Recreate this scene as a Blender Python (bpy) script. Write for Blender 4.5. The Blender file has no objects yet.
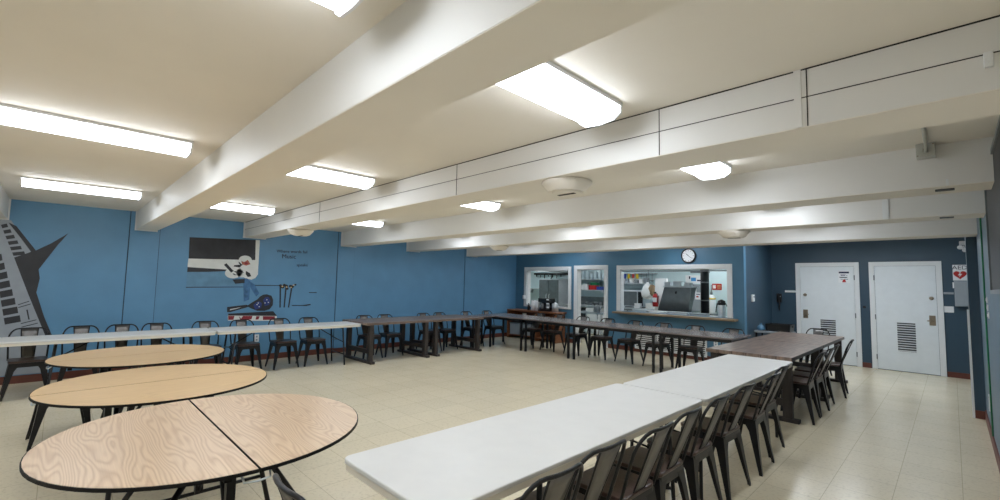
import bpy, bmesh, math, random
from mathutils import Vector, Matrix
random.seed(7)
PI = math.pi
scene = bpy.context.scene
COL = scene.collection

# ------------------------------------------------------------------ materials
def lin(c):
    return tuple(((v/255)/12.92 if v/255 <= .04045 else ((v/255+.055)/1.055)**2.4) for v in c) + (1,)

def mat(name, rgb, rough=.5, metal=0., noise=0., nscale=8., bump=0., bscale=60., spec=.5, stretch=(1, 1, 1)):
    m = bpy.data.materials.new(name); m.use_nodes = True
    nt = m.node_tree; b = nt.nodes['Principled BSDF']
    b.inputs['Roughness'].default_value = rough
    b.inputs['Metallic'].default_value = metal
    b.inputs['Specular IOR Level'].default_value = spec
    c = lin(rgb)
    tc = nt.nodes.new('ShaderNodeTexCoord')
    mp = nt.nodes.new('ShaderNodeMapping'); mp.inputs['Scale'].default_value = stretch
    nt.links.new(tc.outputs['Object'], mp.inputs['Vector'])
    n = nt.nodes.new('ShaderNodeTexNoise'); n.inputs['Scale'].default_value = nscale
    n.inputs['Detail'].default_value = 5
    nt.links.new(mp.outputs['Vector'], n.inputs['Vector'])
    r = nt.nodes.new('ShaderNodeValToRGB')
    k = max(noise, .02)
    r.color_ramp.elements[0].position = .3; r.color_ramp.elements[1].position = .7
    r.color_ramp.elements[0].color = tuple(x*(1-k) for x in c[:3])+(1,)
    r.color_ramp.elements[1].color = tuple(min(1, x*(1+k)) for x in c[:3])+(1,)
    nt.links.new(n.outputs['Fac'], r.inputs['Fac'])
    nt.links.new(r.outputs['Color'], b.inputs['Base Color'])
    if bump:
        n2 = nt.nodes.new('ShaderNodeTexNoise'); n2.inputs['Scale'].default_value = bscale
        nt.links.new(tc.outputs['Object'], n2.inputs['Vector'])
        bp = nt.nodes.new('ShaderNodeBump'); bp.inputs['Strength'].default_value = bump
        bp.inputs['Distance'].default_value = .01
        nt.links.new(n2.outputs['Fac'], bp.inputs['Height'])
        nt.links.new(bp.outputs['Normal'], b.inputs['Normal'])
    return m

def emit_mat(name, rgb, strength):
    m = bpy.data.materials.new(name); m.use_nodes = True
    nt = m.node_tree; b = nt.nodes['Principled BSDF']
    b.inputs['Base Color'].default_value = (.8, .8, .8, 1)
    b.inputs['Emission Color'].default_value = rgb + (1,)
    b.inputs['Emission Strength'].default_value = strength
    return m

def floor_mat():
    m = mat('vinyl_tile', (230, 218, 190), rough=.26, noise=.02, nscale=1.3, spec=.5)
    nt = m.node_tree; b = nt.nodes['Principled BSDF']
    base = b.inputs['Base Color'].links[0].from_socket
    tc = nt.nodes.new('ShaderNodeTexCoord')
    br = nt.nodes.new('ShaderNodeTexBrick')
    br.offset = 0; br.inputs['Scale'].default_value = 1
    br.inputs['Brick Width'].default_value = .38; br.inputs['Row Height'].default_value = .38
    br.inputs['Mortar Size'].default_value = .003; br.inputs['Mortar Smooth'].default_value = .3
    br.inputs['Color1'].default_value = (1, 1, 1, 1); br.inputs['Color2'].default_value = (.96, .96, .955, 1)
    br.inputs['Mortar'].default_value = (.72, .70, .66, 1)
    nt.links.new(tc.outputs['Object'], br.inputs['Vector'])
    sp = nt.nodes.new('ShaderNodeTexNoise'); sp.inputs['Scale'].default_value = 38; sp.inputs['Detail'].default_value = 6
    nt.links.new(tc.outputs['Object'], sp.inputs['Vector'])
    rp = nt.nodes.new('ShaderNodeValToRGB')
    rp.color_ramp.elements[0].position = .30; rp.color_ramp.elements[1].position = .48
    rp.color_ramp.elements[0].color = (.86, .85, .83, 1); rp.color_ramp.elements[1].color = (1, 1, 1, 1)
    nt.links.new(sp.outputs['Fac'], rp.inputs['Fac'])
    def mul(a, c):
        x = nt.nodes.new('ShaderNodeMix'); x.data_type = 'RGBA'; x.blend_type = 'MULTIPLY'
        x.inputs[0].default_value = 1
        nt.links.new(a, x.inputs[6]); nt.links.new(c, x.inputs[7]); return x.outputs[2]
    nt.links.new(mul(mul(base, br.outputs['Color']), rp.outputs['Color']), b.inputs['Base Color'])
    n3 = nt.nodes.new('ShaderNodeTexNoise'); n3.inputs['Scale'].default_value = 2.2; n3.inputs['Detail'].default_value = 4
    nt.links.new(tc.outputs['Object'], n3.inputs['Vector'])
    mr = nt.nodes.new('ShaderNodeMapRange'); mr.inputs['From Min'].default_value = .3; mr.inputs['From Max'].default_value = .7
    mr.inputs['To Min'].default_value = .19; mr.inputs['To Max'].default_value = .27
    nt.links.new(n3.outputs['Fac'], mr.inputs['Value']); nt.links.new(mr.outputs['Result'], b.inputs['Roughness'])
    n4 = nt.nodes.new('ShaderNodeTexNoise'); n4.inputs['Scale'].default_value = 7
    nt.links.new(tc.outputs['Object'], n4.inputs['Vector'])
    bp = nt.nodes.new('ShaderNodeBump'); bp.inputs['Strength'].default_value = .06; bp.inputs['Distance'].default_value = .01
    nt.links.new(n4.outputs['Fac'], bp.inputs['Height']); nt.links.new(bp.outputs['Normal'], b.inputs['Normal'])
    return m

def oak_mat(name, light, dark, contrast=1.0):
    # flat-sawn grain running along object X
    m = bpy.data.materials.new(name); m.use_nodes = True
    nt = m.node_tree; b = nt.nodes['Principled BSDF']; b.inputs['Roughness'].default_value = .32
    tc = nt.nodes.new('ShaderNodeTexCoord')
    mp = nt.nodes.new('ShaderNodeMapping'); mp.inputs['Scale'].default_value = (.16, 1, 1)
    nt.links.new(tc.outputs['Object'], mp.inputs['Vector'])
    nz = nt.nodes.new('ShaderNodeTexNoise'); nz.inputs['Scale'].default_value = 5.0; nz.inputs['Detail'].default_value = 2.2
    nt.links.new(mp.outputs['Vector'], nz.inputs['Vector'])
    sx = nt.nodes.new('ShaderNodeSeparateXYZ'); nt.links.new(tc.outputs['Object'], sx.inputs['Vector'])
    my = nt.nodes.new('ShaderNodeMath'); my.operation = 'MULTIPLY'; my.inputs[1].default_value = 40
    nt.links.new(sx.outputs['Y'], my.inputs[0])
    sn = nt.nodes.new('ShaderNodeMath'); sn.operation = 'MULTIPLY_ADD'; sn.inputs[1].default_value = 24
    nt.links.new(nz.outputs['Fac'], sn.inputs[0]); nt.links.new(my.outputs[0], sn.inputs[2])
    fr = nt.nodes.new('ShaderNodeMath'); fr.operation = 'PINGPONG'; fr.inputs[1].default_value = .5
    nt.links.new(sn.outputs[0], fr.inputs[0])
    rp = nt.nodes.new('ShaderNodeValToRGB')
    rp.color_ramp.elements[0].position = 0; rp.color_ramp.elements[1].position = .30*contrast+.05
    rp.color_ramp.elements[0].color = lin(dark); rp.color_ramp.elements[1].color = lin(light)
    nt.links.new(fr.outputs[0], rp.inputs['Fac'])
    mp2 = nt.nodes.new('ShaderNodeMapping'); mp2.inputs['Scale'].default_value = (2, 90, 1)
    nt.links.new(tc.outputs['Object'], mp2.inputs['Vector'])
    n2 = nt.nodes.new('ShaderNodeTexNoise'); n2.inputs['Scale'].default_value = 1.5
    nt.links.new(mp2.outputs['Vector'], n2.inputs['Vector'])
    r2 = nt.nodes.new('ShaderNodeValToRGB'); r2.color_ramp.elements[0].position = .3; r2.color_ramp.elements[1].position = .7
    r2.color_ramp.elements[0].color = (.90, .89, .87, 1); r2.color_ramp.elements[1].color = (1, 1, 1, 1)
    nt.links.new(n2.outputs['Fac'], r2.inputs['Fac'])
    x = nt.nodes.new('ShaderNodeMix'); x.data_type = 'RGBA'; x.blend_type = 'MULTIPLY'; x.inputs[0].default_value = 1
    nt.links.new(rp.outputs['Color'], x.inputs[6]); nt.links.new(r2.outputs['Color'], x.inputs[7])
    nt.links.new(x.outputs[2], b.inputs['Base Color'])
    return m

def plank_mat(name):
    m = mat(name, (128, 110, 98), rough=.33, noise=.45, nscale=4, stretch=(5, .7, 1), bump=.15, bscale=25)
    nt = m.node_tree; b = nt.nodes['Principled BSDF']
    base = b.inputs['Base Color'].links[0].from_socket
    tc = nt.nodes.new('ShaderNodeTexCoord')
    n = nt.nodes.new('ShaderNodeTexNoise'); n.inputs['Scale'].default_value = 14; n.inputs['Detail'].default_value = 8
    nt.links.new(tc.outputs['Object'], n.inputs['Vector'])
    r = nt.nodes.new('ShaderNodeValToRGB'); r.color_ramp.elements[0].position = .58; r.color_ramp.elements[1].position = .72
    r.color_ramp.elements[0].color = (0, 0, 0, 1); r.color_ramp.elements[1].color = (.55, .55, .55, 1)
    nt.links.new(n.outputs['Fac'], r.inputs['Fac'])
    x = nt.nodes.new('ShaderNodeMix'); x.data_type = 'RGBA'
    nt.links.new(r.outputs['Color'], x.inputs[0]); nt.links.new(base, x.inputs[6])
    x.inputs[7].default_value = lin((168, 134, 108))
    br = nt.nodes.new('ShaderNodeTexBrick'); br.offset = 0; br.inputs['Scale'].default_value = 1
    br.inputs['Brick Width'].default_value = .165; br.inputs['Row Height'].default_value = 6
    br.inputs['Mortar Size'].default_value = .004
    br.inputs['Color1'].default_value = (1, 1, 1, 1); br.inputs['Color2'].default_value = (.72, .72, .72, 1)
    br.inputs['Mortar'].default_value = (.25, .25, .25, 1)
    mp = nt.nodes.new('ShaderNodeMapping'); mp.inputs['Location'].default_value = (.5, 3, 0)
    nt.links.new(tc.outputs['Object'], mp.inputs['Vector']); nt.links.new(mp.outputs['Vector'], br.inputs['Vector'])
    y = nt.nodes.new('ShaderNodeMix'); y.data_type = 'RGBA'; y.blend_type = 'MULTIPLY'; y.inputs[0].default_value = 1
    nt.links.new(x.outputs[2], y.inputs[6]); nt.links.new(br.outputs['Color'], y.inputs[7])
    nt.links.new(y.outputs[2], b.inputs['Base Color'])
    return m

M = {}
M['floor'] = floor_mat()
M['blue'] = mat('blue_wall_paint', (95, 145, 182), .42, noise=.05, nscale=3, bump=.08, bscale=90)
M['bluemid'] = mat('mid_wall_blue', (80, 124, 152), .42, noise=.05, nscale=3, bump=.08, bscale=90)  # wall blue, a step darker on the serving-window wall
M['greyblue'] = mat('grey_blue_paint', (84, 110, 128), .42, noise=.06, nscale=3, bump=.08, bscale=90)
M['galv'] = mat('galvanised_metal', (186, 187, 180), .45, .3, noise=.1)
M['seam'] = mat('dark_blue_joint', (46, 68, 86), .6)
M['bluedark'] = mat('darker_wall_blue', (52, 76, 93), .45, noise=.06, nscale=3, bump=.08, bscale=90)  # wall blue at its darkest, on door wall, return and pilaster
M['bouncewall'] = mat('unseen_bounce_paint', (226, 222, 212), .5, noise=.02, nscale=3)  # pale tone added on unseen walls to bounce light into the room
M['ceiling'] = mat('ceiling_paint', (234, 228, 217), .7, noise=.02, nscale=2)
M['beam'] = mat('white_beam_paint', (228, 227, 224), .5, noise=.02, nscale=2)
M['trim'] = mat('white_gloss_trim', (228, 231, 232), .35)
M['door'] = mat('white_door_paint', (228, 234, 237), .35, noise=.02)
M['brownbase'] = mat('brown_vinyl_base', (104, 58, 46), .5, noise=.1)
M['gap'] = mat('dark_gap', (42, 40, 38), .8)
M['lens'] = emit_mat('lit_diffuser', (.93, 1.0, 1.09), 8.0)
M['klens'] = emit_mat('lit_kitchen_diffuser', (.95, 1.0, 1.03), 8.5)
M['fixture'] = mat('white_fixture_metal', (226, 228, 230), .4)
M['oakpink'] = oak_mat('oak_laminate_pale', (226, 198, 166), (206, 173, 139))
M['oakgold'] = oak_mat('oak_laminate_gold', (224, 190, 140), (214, 178, 128), .8)
M['black'] = mat('black_rubber_edge', (12, 12, 12), .6, spec=.25)
M['blacktube'] = mat('black_tube_steel', (30, 30, 32), .4, .3)
M['gun'] = mat('gunmetal_black', (38, 38, 40), .33, .55, noise=.1, nscale=20)
M['splat'] = mat('gunmetal_splat_sheen', (108, 106, 104), .38, .7, noise=.12, nscale=14)  # same gunmetal, lightened so the colour carries its sheen
M['seatwood'] = mat('dark_elm_seat', (70, 52, 47), .30, noise=.3, nscale=6, stretch=(12, 1, 1))
M['plastic'] = mat('white_table_plastic', (216, 216, 214), .42, bump=.05, bscale=200)
M['plasticedge'] = mat('bounce_lit_table_rim', (226, 220, 206), .5)  # floor bounce is put into this lighter, warmer rim colour
M['plank'] = plank_mat('rustic_dark_planks')
M['darkwood'] = mat('dark_trestle_wood', (52, 46, 43), .55, noise=.3, nscale=5, stretch=(4, 4, 1))
M['greytop'] = mat('dark_grey_laminate', (120, 112, 110), .24, noise=.08, nscale=6)
M['ledge'] = mat('weathered_ledge_wood', (140, 122, 98), .5, noise=.3, nscale=5, stretch=(.6, 6, 6))
M['cabwood'] = mat('brown_shelf_wood', (124, 78, 48), .5, noise=.25, nscale=4, stretch=(1, 6, 6))
M['kitchen'] = mat('pale_kitchen_paint', (206, 226, 230), .5, noise=.02)
M['steel'] = mat('brushed_steel', (208, 214, 218), .32, .55, noise=.08, nscale=10, stretch=(1, 1, 12))
M['darksteel'] = mat('dark_steel', (124, 130, 133), .35, .55, noise=.1)
M['blackgloss'] = mat('black_plastic', (20, 20, 22), .35)
M['white'] = mat('white_plastic', (235, 237, 238), .4)
M['paper'] = mat('white_paper', (238, 240, 242), .7)
M['grey'] = mat('grey_plastic', (150, 158, 164), .5)
M['red'] = mat('red_paint', (186, 34, 34), .4)
M['navy'] = mat('navy_ink', (30, 36, 70), .6)
M['blueink'] = mat('sky_blue_ink', (70, 150, 210), .6)
M['yellow'] = mat('yellow_plastic', (228, 196, 40), .4)
M['green'] = mat('green_plastic', (32, 120, 78), .4)
M['bluep'] = mat('blue_plastic', (30, 60, 150), .4)
M['brass'] = mat('satin_brass', (150, 138, 122), .35, .8)
M['louver'] = mat('grey_louver_gap', (70, 74, 78), .6)
M['tan'] = mat('tan_bag', (150, 128, 100), .7, noise=.3)
M['clear'] = mat('frosted_glassware', (196, 214, 222), .15, noise=.05)
M['board'] = mat('dark_board', (26, 29, 33), .45)
# mural paints
M['p_black'] = mat('mural_black', (38, 38, 42), .5, noise=.35, nscale=5, bump=.2, bscale=70)
M['p_dark'] = mat('mural_charcoal', (40, 42, 48), .5, noise=.15)
M['p_white'] = mat('mural_white', (222, 224, 220), .5, noise=.05)
M['p_grey'] = mat('mural_grey', (150, 158, 168), .5, noise=.05)
M['p_red'] = mat('mural_red', (136, 40, 52), .5, noise=.15)
M['p_blue'] = mat('mural_royal_blue', (38, 56, 120), .5, noise=.2)
M['p_denim'] = mat('mural_denim', (62, 108, 150), .5, noise=.35, nscale=14)
M['p_pale'] = mat('mural_pale_blue', (98, 142, 172), .5, noise=.12, nscale=9)
M['p_cream'] = mat('mural_cream', (206, 184, 130), .5)
M['p_skin'] = mat('mural_skin', (170, 96, 76), .5, noise=.2)

# ------------------------------------------------------------------ mesh builder
class MB:
    def __init__(s): s.v = []; s.f = []; s.mi = []; s.mats = []; s.cur = 0; s.sm = []
    def use(s, m):
        if m not in s.mats: s.mats.append(m)
        s.cur = s.mats.index(m); return s
    def add(s, vs, fs, smooth=False, mtx=None):
        o = len(s.v)
        s.v += [tuple(mtx @ Vector(p)) if mtx else tuple(p) for p in vs]
        for f in fs:
            s.f.append([o+i for i in f]); s.mi.append(s.cur); s.sm.append(smooth)
        return s
    def box(s, x0, y0, z0, x1, y1, z1, mtx=None):
        x0, x1 = min(x0, x1), max(x0, x1); y0, y1 = min(y0, y1), max(y0, y1); z0, z1 = min(z0, z1), max(z0, z1)
        vs = [(x, y, z) for z in (z0, z1) for y in (y0, y1) for x in (x0, x1)]
        return s.add(vs, [(0, 2, 3, 1), (4, 5, 7, 6), (0, 1, 5, 4), (2, 6, 7, 3), (0, 4, 6, 2), (1, 3, 7, 5)], False, mtx)
    def prism(s, poly, axis, a, b, smooth=False):
        # poly: 2-D outline (convex or not) in the two other axes, extruded from a to b on axis
        def P(p, w):
            return {0: (w, p[0], p[1]), 1: (p[0], w, p[1]), 2: (p[0], p[1], w)}[axis]
        n = len(poly); vs = [P(p, a) for p in poly]+[P(p, b) for p in poly]
        fs = [(i, (i+1) % n, n+(i+1) % n, n+i) for i in range(n)]
        return s.add(vs, [tuple(range(n-1, -1, -1)), tuple(range(n, 2*n))]+fs, smooth)
    def tube(s, pts, r, seg=8, closed=False):
        pts = [Vector(p) for p in pts]; n = len(pts); vs = []; fs = []
        rs = r if isinstance(r, (list, tuple)) else [r]*n
        up = None
        for i, p in enumerate(pts):
            if closed: t = pts[(i+1) % n]-pts[i-1]
            else: t = pts[min(i+1, n-1)]-pts[max(i-1, 0)]
            t.normalize()
            if up is None:
                up = Vector((0, 0, 1)) if abs(t.z) < .9 else Vector((1, 0, 0))
            up = (up-t*up.dot(t)); up = up.normalized() if up.length > 1e-6 else t.orthogonal().normalized()
            w = t.cross(up)
            for k in range(seg):
                a = 2*PI*k/seg; vs.append(tuple(p+(up*math.cos(a)+w*math.sin(a))*rs[i]))
        m = n if closed else n-1
        for i in range(m):
            for k in range(seg):
                a = i*seg+k; b = i*seg+(k+1) % seg; c = ((i+1) % n)*seg+(k+1) % seg; d = ((i+1) % n)*seg+k
                fs.append((a, b, c, d))
        s.add(vs, fs, True)
        if not closed: s.add([], []) ; o = len(s.v)-len(vs); \
            s.f.append([o+k for k in range(seg-1, -1, -1)]); s.mi.append(s.cur); s.sm.append(False); \
            s.f.append([o+(n-1)*seg+k for k in range(seg)]); s.mi.append(s.cur); s.sm.append(False)
        return s
    def lathe(s, prof, seg=24, c=(0, 0, 0), axis=2, smooth=True):
        vs = []; fs = []; n = len(prof)
        for (r, h) in prof:
            for k in range(seg):
                a = 2*PI*k/seg; x = r*math.cos(a); y = r*math.sin(a)
                p = {2: (x, y, h), 1: (x, h, -y), 0: (h, x, y)}[axis]
                vs.append((p[0]+c[0], p[1]+c[1], p[2]+c[2]))
        for i in range(n-1):
            for k in range(seg):
                fs.append((i*seg+k, i*seg+(k+1) % seg, (i+1)*seg+(k+1) % seg, (i+1)*seg+k))
        s.add(vs, fs, smooth); o = len(s.v)-len(vs)
        s.f.append([o+k for k in range(seg-1, -1, -1)]); s.mi.append(s.cur); s.sm.append(False)
        s.f.append([o+(n-1)*seg+k for k in range(seg)]); s.mi.append(s.cur); s.sm.append(False)
        return s
    def build(s, name, m=None, parent=None, bevel=0, loc=None):
        me = bpy.data.meshes.new(name)
        me.from_pydata(s.v, [], s.f)
        for mm in (s.mats if s.mats else [m]): me.materials.append(mm)
        for p, i, q in zip(me.polygons, s.mi, s.sm): p.material_index = i; p.use_smooth = q
        bm = bmesh.new(); bm.from_mesh(me); bmesh.ops.recalc_face_normals(bm, faces=bm.faces); bm.to_mesh(me); bm.free()
        o = bpy.data.objects.new(name, me); COL.objects.link(o)
        if parent: o.parent = parent
        if loc: o.location = loc
        if bevel:
            bv = o.modifiers.new('edge', 'BEVEL'); bv.width = bevel; bv.segments = 2; bv.limit_method = 'ANGLE'
        return o

def tag(o, label=None, cat=None, group=None, kind=None):
    if label: o['label'] = label
    if cat: o['category'] = cat
    if group: o['group'] = group
    if kind: o['kind'] = kind
    return o
def thing(name, label, cat, loc=(0, 0, 0), rz=0, group=None):
    o = bpy.data.objects.new(name, None); COL.objects.link(o)
    o.empty_display_size = .1; o.location = loc; o.rotation_euler = (0, 0, rz)
    return tag(o, label, cat, group)
def dup(root, loc, rz, label, group=None):
    kids = {}
    for o in bpy.data.objects:
        if o.parent: kids.setdefault(o.parent.name, []).append(o)
    def rec(o, par):
        c = o.copy(); COL.objects.link(c); c.parent = par
        for k in kids.get(o.name, []): rec(k, c)
        return c
    r = rec(root, None); r.location = loc; r.rotation_euler = (0, 0, rz); r['label'] = label
    if group: r['group'] = group
    return r
def struct(name, mb, m, bevel=0, parent=None):
    o = mb.build(name, m, parent, bevel)
    if not parent: o['kind'] = 'structure'
    return o
def rrect(x0, y0, x1, y1, r, n=5):
    out = []
    for cx, cy, a0 in ((x1-r, y1-r, 0), (x0+r, y1-r, 90), (x0+r, y0+r, 180), (x1-r, y0+r, 270)):
        for k in range(n+1):
            a = math.radians(a0+90*k/n); out.append((cx+r*math.cos(a), cy+r*math.sin(a)))
    return out
def textmesh(body, size, m, name, parent, mtx, depth=.0015):
    cu = bpy.data.curves.new('txt', 'FONT'); cu.body = body; cu.size = size; cu.extrude = depth
    cu.align_x = 'CENTER'; cu.align_y = 'CENTER'
    t = bpy.data.objects.new('txt', cu); COL.objects.link(t)
    dg = bpy.context.evaluated_depsgraph_get(); dg.update()
    me = bpy.data.meshes.new_from_object(t.evaluated_get(dg))
    bpy.data.objects.remove(t); bpy.data.curves.remove(cu)
    me.transform(mtx); me.materials.clear(); me.materials.append(m)
    o = bpy.data.objects.new(name, me); COL.objects.link(o)
    if parent: o.parent = parent
    return o
# facing matrices: text in the XZ plane facing -Y ; text on the mural wall facing +X
def face_my(x, y, z): return Matrix.Translation((x, y, z)) @ Matrix.Rotation(PI/2, 4, 'X')
def face_px(x, y, z): return Matrix.Translation((x, y, z)) @ Matrix.Rotation(PI/2, 4, 'Z') @ Matrix.Rotation(PI/2, 4, 'X')

# ------------------------------------------------------------------ room shell
LX, RX, CZ, BY, DY = -9.42, .245, 2.62, 10.02, 12.0
KX, KY, NY = -12.6, 13.0, -4.6          # kitchen far wall, kitchen rear wall, wall behind the camera
struct('floor', MB().box(KX-.1, NY-.1, -.1, RX+.15, KY+.1, 0), M['floor'])
struct('ceiling', MB().box(KX-.1, NY-.1, CZ, RX+.15, KY+.1, CZ+.1), M['ceiling'])
struct('wall_left', MB().box(LX-.12, NY-.1, 0, LX, BY+.15, CZ), M['blue'])
struct('wall_right', MB().use(M['greyblue']).box(RX, 3.6, 0, RX+.12, DY+.1, CZ).use(M['bouncewall']).box(RX, NY-.1, 0, RX+.12, 3.6, CZ), None)
struct('wall_front', MB().box(LX, NY-.1, 0, RX, NY, CZ), M['bouncewall'])
W1 = (-8.96, -7.43, .96, 1.97); DO = (-7.13, -6.29, 0, 1.99); W2 = (-5.83, -3.32, .95, 1.98)
b = MB()
xs = [LX]
for (x0, x1, z0, z1) in (W1, DO, W2):
    b.box(xs[-1], BY, 0, x0, BY+.14, CZ)
    if z0 > 0: b.box(x0, BY, 0, x1, BY+.14, z0)
    b.box(x0, BY, z1, x1, BY+.14, CZ); xs.append(x1)
b.box(xs[-1], BY, 0, -3.0, BY+.14, CZ)
struct('wall_back', b, M['bluemid'])
struct('wall_return', MB().use(M['bluedark']).box(-3.06, BY+.14, 0, -3.0, DY+.1, CZ).use(M['kitchen']).box(-3.14, BY+.14, 0, -3.06, KY, CZ), None)
struct('wall_doors', MB().box(-3.0, DY, 0, RX, DY+.1, CZ), M['bluedark'])
struct('wall_kitchen_rear', MB().box(KX, KY, 0, -3.0, KY+.1, CZ), M['kitchen'])
struct('wall_kitchen_side', MB().box(KX-.1, BY+.14, 0, KX, KY, CZ), M['kitchen'])
struct('wall_kitchen_front', MB().box(KX, BY+.04, 0, LX-.12, BY+.14, CZ), M['kitchen'])
# flush columns set in the mural wall
for i, (y0, y1) in enumerate(((.79, 1.18), (4.32, 4.70), (7.95, 8.35))):
    struct('trim_%d' % (i+1), MB().use(M['blue']).box(LX, y0, .1, LX+.018, y1, CZ).use(M['seam']).box(LX, y0-.012, .1, LX+.004, y0, CZ).box(LX, y1, .1, LX+.004, y1+.008, CZ), None)
# pilaster by the doors, with its white corner guard
struct('trim_4', MB().use(M['bluedark']).box(.147, 8.37, 0, RX, 8.72, CZ).use(M['trim']).box(.125, 8.36, .0, .147, 8.44, 1.36).use(M['brownbase']).box(.147, 8.358, 0, RX, 8.37, .1), None)
# horizontal panel joints of the mural wall
struct('trim_5', MB().use(M['blue']).box(LX, NY, 2.02, LX+.003, BY, 2.028).box(LX, NY, 1.47, LX+.003, BY, 1.478), None)
struct('baseboard_left', MB().box(LX, NY, 0, LX+.012, BY, .11), M['brownbase'])
b = MB()
for x0, x1 in ((LX, -7.26), (-6.18, -3.0)): b.box(x0, BY-.012, 0, x1, BY, .11)
struct('baseboard_back', b, M['brownbase'])
b = MB()
for x0, x1 in ((-3.0, -2.5), (-1.37, -1.22), (-.12, RX)): b.box(x0, DY-.012, 0, x1, DY, .10)
struct('baseboard_doors', b, M['brownbase'])
struct('baseboard_return', MB().box(-3.0, BY-.012, 0, -2.988, DY, .11), M['brownbase'])
struct('baseboard_right', MB().box(RX-.012, NY, 0, RX, 8.35, .12), M['brownbase'])

# ceiling beams
BEAMS = [(-.92, -.56, 2.33), (.86, 1.13, 2.32), (2.46, 2.82, 2.335), (4.38, 4.71, 2.315), (6.07, 6.42, 2.315), (8.0, 8.36, 2.30)]
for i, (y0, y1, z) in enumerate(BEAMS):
    b = MB().use(M['beam']).box(LX, y0, z+.004, RX, y1, CZ).use(M['ceiling']).box(LX, y0+.002, z, RX, y1-.002, z+.004).use(M['beam'])  # cream undersides put the warm floor bounce into the colour
    b.box(LX, y0-.015, z-.012, LX+.05, y1+.015, CZ)                 # end plate at the mural wall
    if i == 2:
        b.use(M['gap']).box(LX+.05, y0-.003, CZ-.006, RX, y0, CZ).box(LX+.05, y0-.003, 2.479, RX, y0, 2.4825)
        for x in (-.45, -1.18, -3.06, -5.98): b.box(x, y0-.003, z+.005, x+.004, y0, CZ)
        b.use(M['beam'])
        for x in (-.47, ): b.box(x-.03, y0-.005, z+.004, x, y0, CZ)
    if i == 3: b.use(M['trim']).box(-.002, y0-.006, z+.004, .012, y0, z+.05)
    if i == 4: b.use(M['trim']).box(-.48, y0-.010, z+.004, -.43, y0, CZ-.02)
    if i in (3, 4): b.use(M['louver']).box(-.06, y0+.1, z-.006, .04, y0+.17, z)
    o = struct('trim_%d' % (10+i), b, None)

# fluorescent fixtures
def fixture(x, y0, y1, label):
    t = thing('ceiling_light', label, 'ceiling light', (x, (y0+y1)/2, CZ), 0, 'fluorescent ceiling lights')
    h = (y1-y0)/2
    w = .135
    prof = [(-w-.012, 0), (-w-.012, -.022), (w+.012, -.022), (w+.012, 0)]
    MB().prism(prof, 1, -h, h).build('housing', M['fixture'], t)
    lp = [(-w, -.0225), (-w+.006, -.055), (-w+.045, -.082), (0, -.088), (w-.045, -.082), (w-.006, -.055), (w, -.0225)]
    MB().prism(lp, 1, -h+.014, h-.014).build('diffuser', M['lens'], t)
    ep = [(-w-.010, -.0225), (-w-.006, -.06), (-w+.038, -.092), (0, -.10), (w-.038, -.092), (w+.006, -.06), (w+.010, -.0225)]
    MB().prism(ep, 1, -h, -h+.013).build('end_cap', M['fixture'], t)
    MB().prism(ep, 1, h-.013, h).build('end_cap', M['fixture'], t)
    return t
BAYS = [(-4.2, -3.15, 'added unseen against the wall behind the camera'), (-2.3, -1.25, 'behind the camera'), (-.36, .68, 'before the large near beam'), (1.2, 2.24, 'between the large near beam and the grooved beam'),  # rearmost bay is unseen, added to brighten the near area
        (3.0, 4.05, 'just past the grooved beam'), (4.9, 5.94, 'two bays past the grooved beam'), (6.7, 7.7, 'three bays past the grooved beam'), (8.7, 9.7, 'in the last bay by the serving windows')]
COLS = [(-1.44, 'aisle'), (-4.25, 'middle'), (-7.2, 'mural-side')]
for bi, (y0, y1, bn) in enumerate(BAYS):
    for ci, (x, cn) in enumerate(COLS):
        fixture(x, y0, y1, '%s row ceiling light %s' % (cn, bn))
for x, nm in ((-2.3, 'before the door with the notice'), (-1.42, 'between the two white doors'), (-.5, 'before the door beside the defibrillator')):  # three unseen fixtures added to brighten the doors
    fixture(x, 9.86, 10.86, 'unseen ceiling light added past the last beam, ' + nm)

# round vents under beams
def vent(x, y, z, label):
    t = thing('ceiling_vent', label, 'vent', (x, y, z), 0, 'round vents under the beams')
    MB().lathe([(.185, 0), (.19, -.012), (.165, -.04), (.135, -.075), (.128, -.08), (.118, -.072)], 28).build('cone', M['ceiling'], t)
    MB().lathe([(.112, -.066), (.112, -.084), (.1, -.09), (.0, -.09)][0:3], 24).build('face_ring', M['ceiling'], t)
    MB().box(-.075, -.014, -.094, .075, .014, -.0905).build('slot', M['gap'], t)
vent(-2.0, 2.66, 2.335, 'round cream vent under the grooved beam, midway along it')
vent(-7.15, 2.66, 2.335, 'round cream vent under the grooved beam, at its end by the mural wall')
vent(-1.98, 6.25, 2.315, 'small round vent under the beam above the wall clock')
vent(-6.35, 6.25, 2.315, 'small round vent under the far beam, at the end by the mural wall')

# junction box and conduit
t = thing('junction_box', 'square galvanised junction box with conduit on the ceiling by the right wall', 'junction box', (-.09, 4.30, CZ))
MB().box(-.055, -.02, -.095, .045, .078, -.0).build('box', M['galv'], t, .004)
MB().use(M['brass']).box(-.018, -.026, -.065, .008, -.02, -.04).box(.03, -.024, -.015, .04, -.02, -.008).box(-.05, -.024, -.09, -.042, -.02, -.084).build('knockout', None, t)
MB().tube([(0, -1.45, -.015), (0, -.4, -.015), (0, -.14, -.015), (0, -.06, -.03), (-.005, -.03, -.07)], .011).build('conduit', M['galv'], t)
t = thing('switch_plate', 'white cover plate on the face of the grooved beam by the right wall', 'cover plate', (.13, 2.45, 2.455))
MB().box(-.013, -.008, -.03, .013, 0.01, .03).build('plate', M['white'], t, .004)
MB().box(-.004, -.011, -.012, .004, -.008, .012).build('button', M['white'], t)

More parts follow.
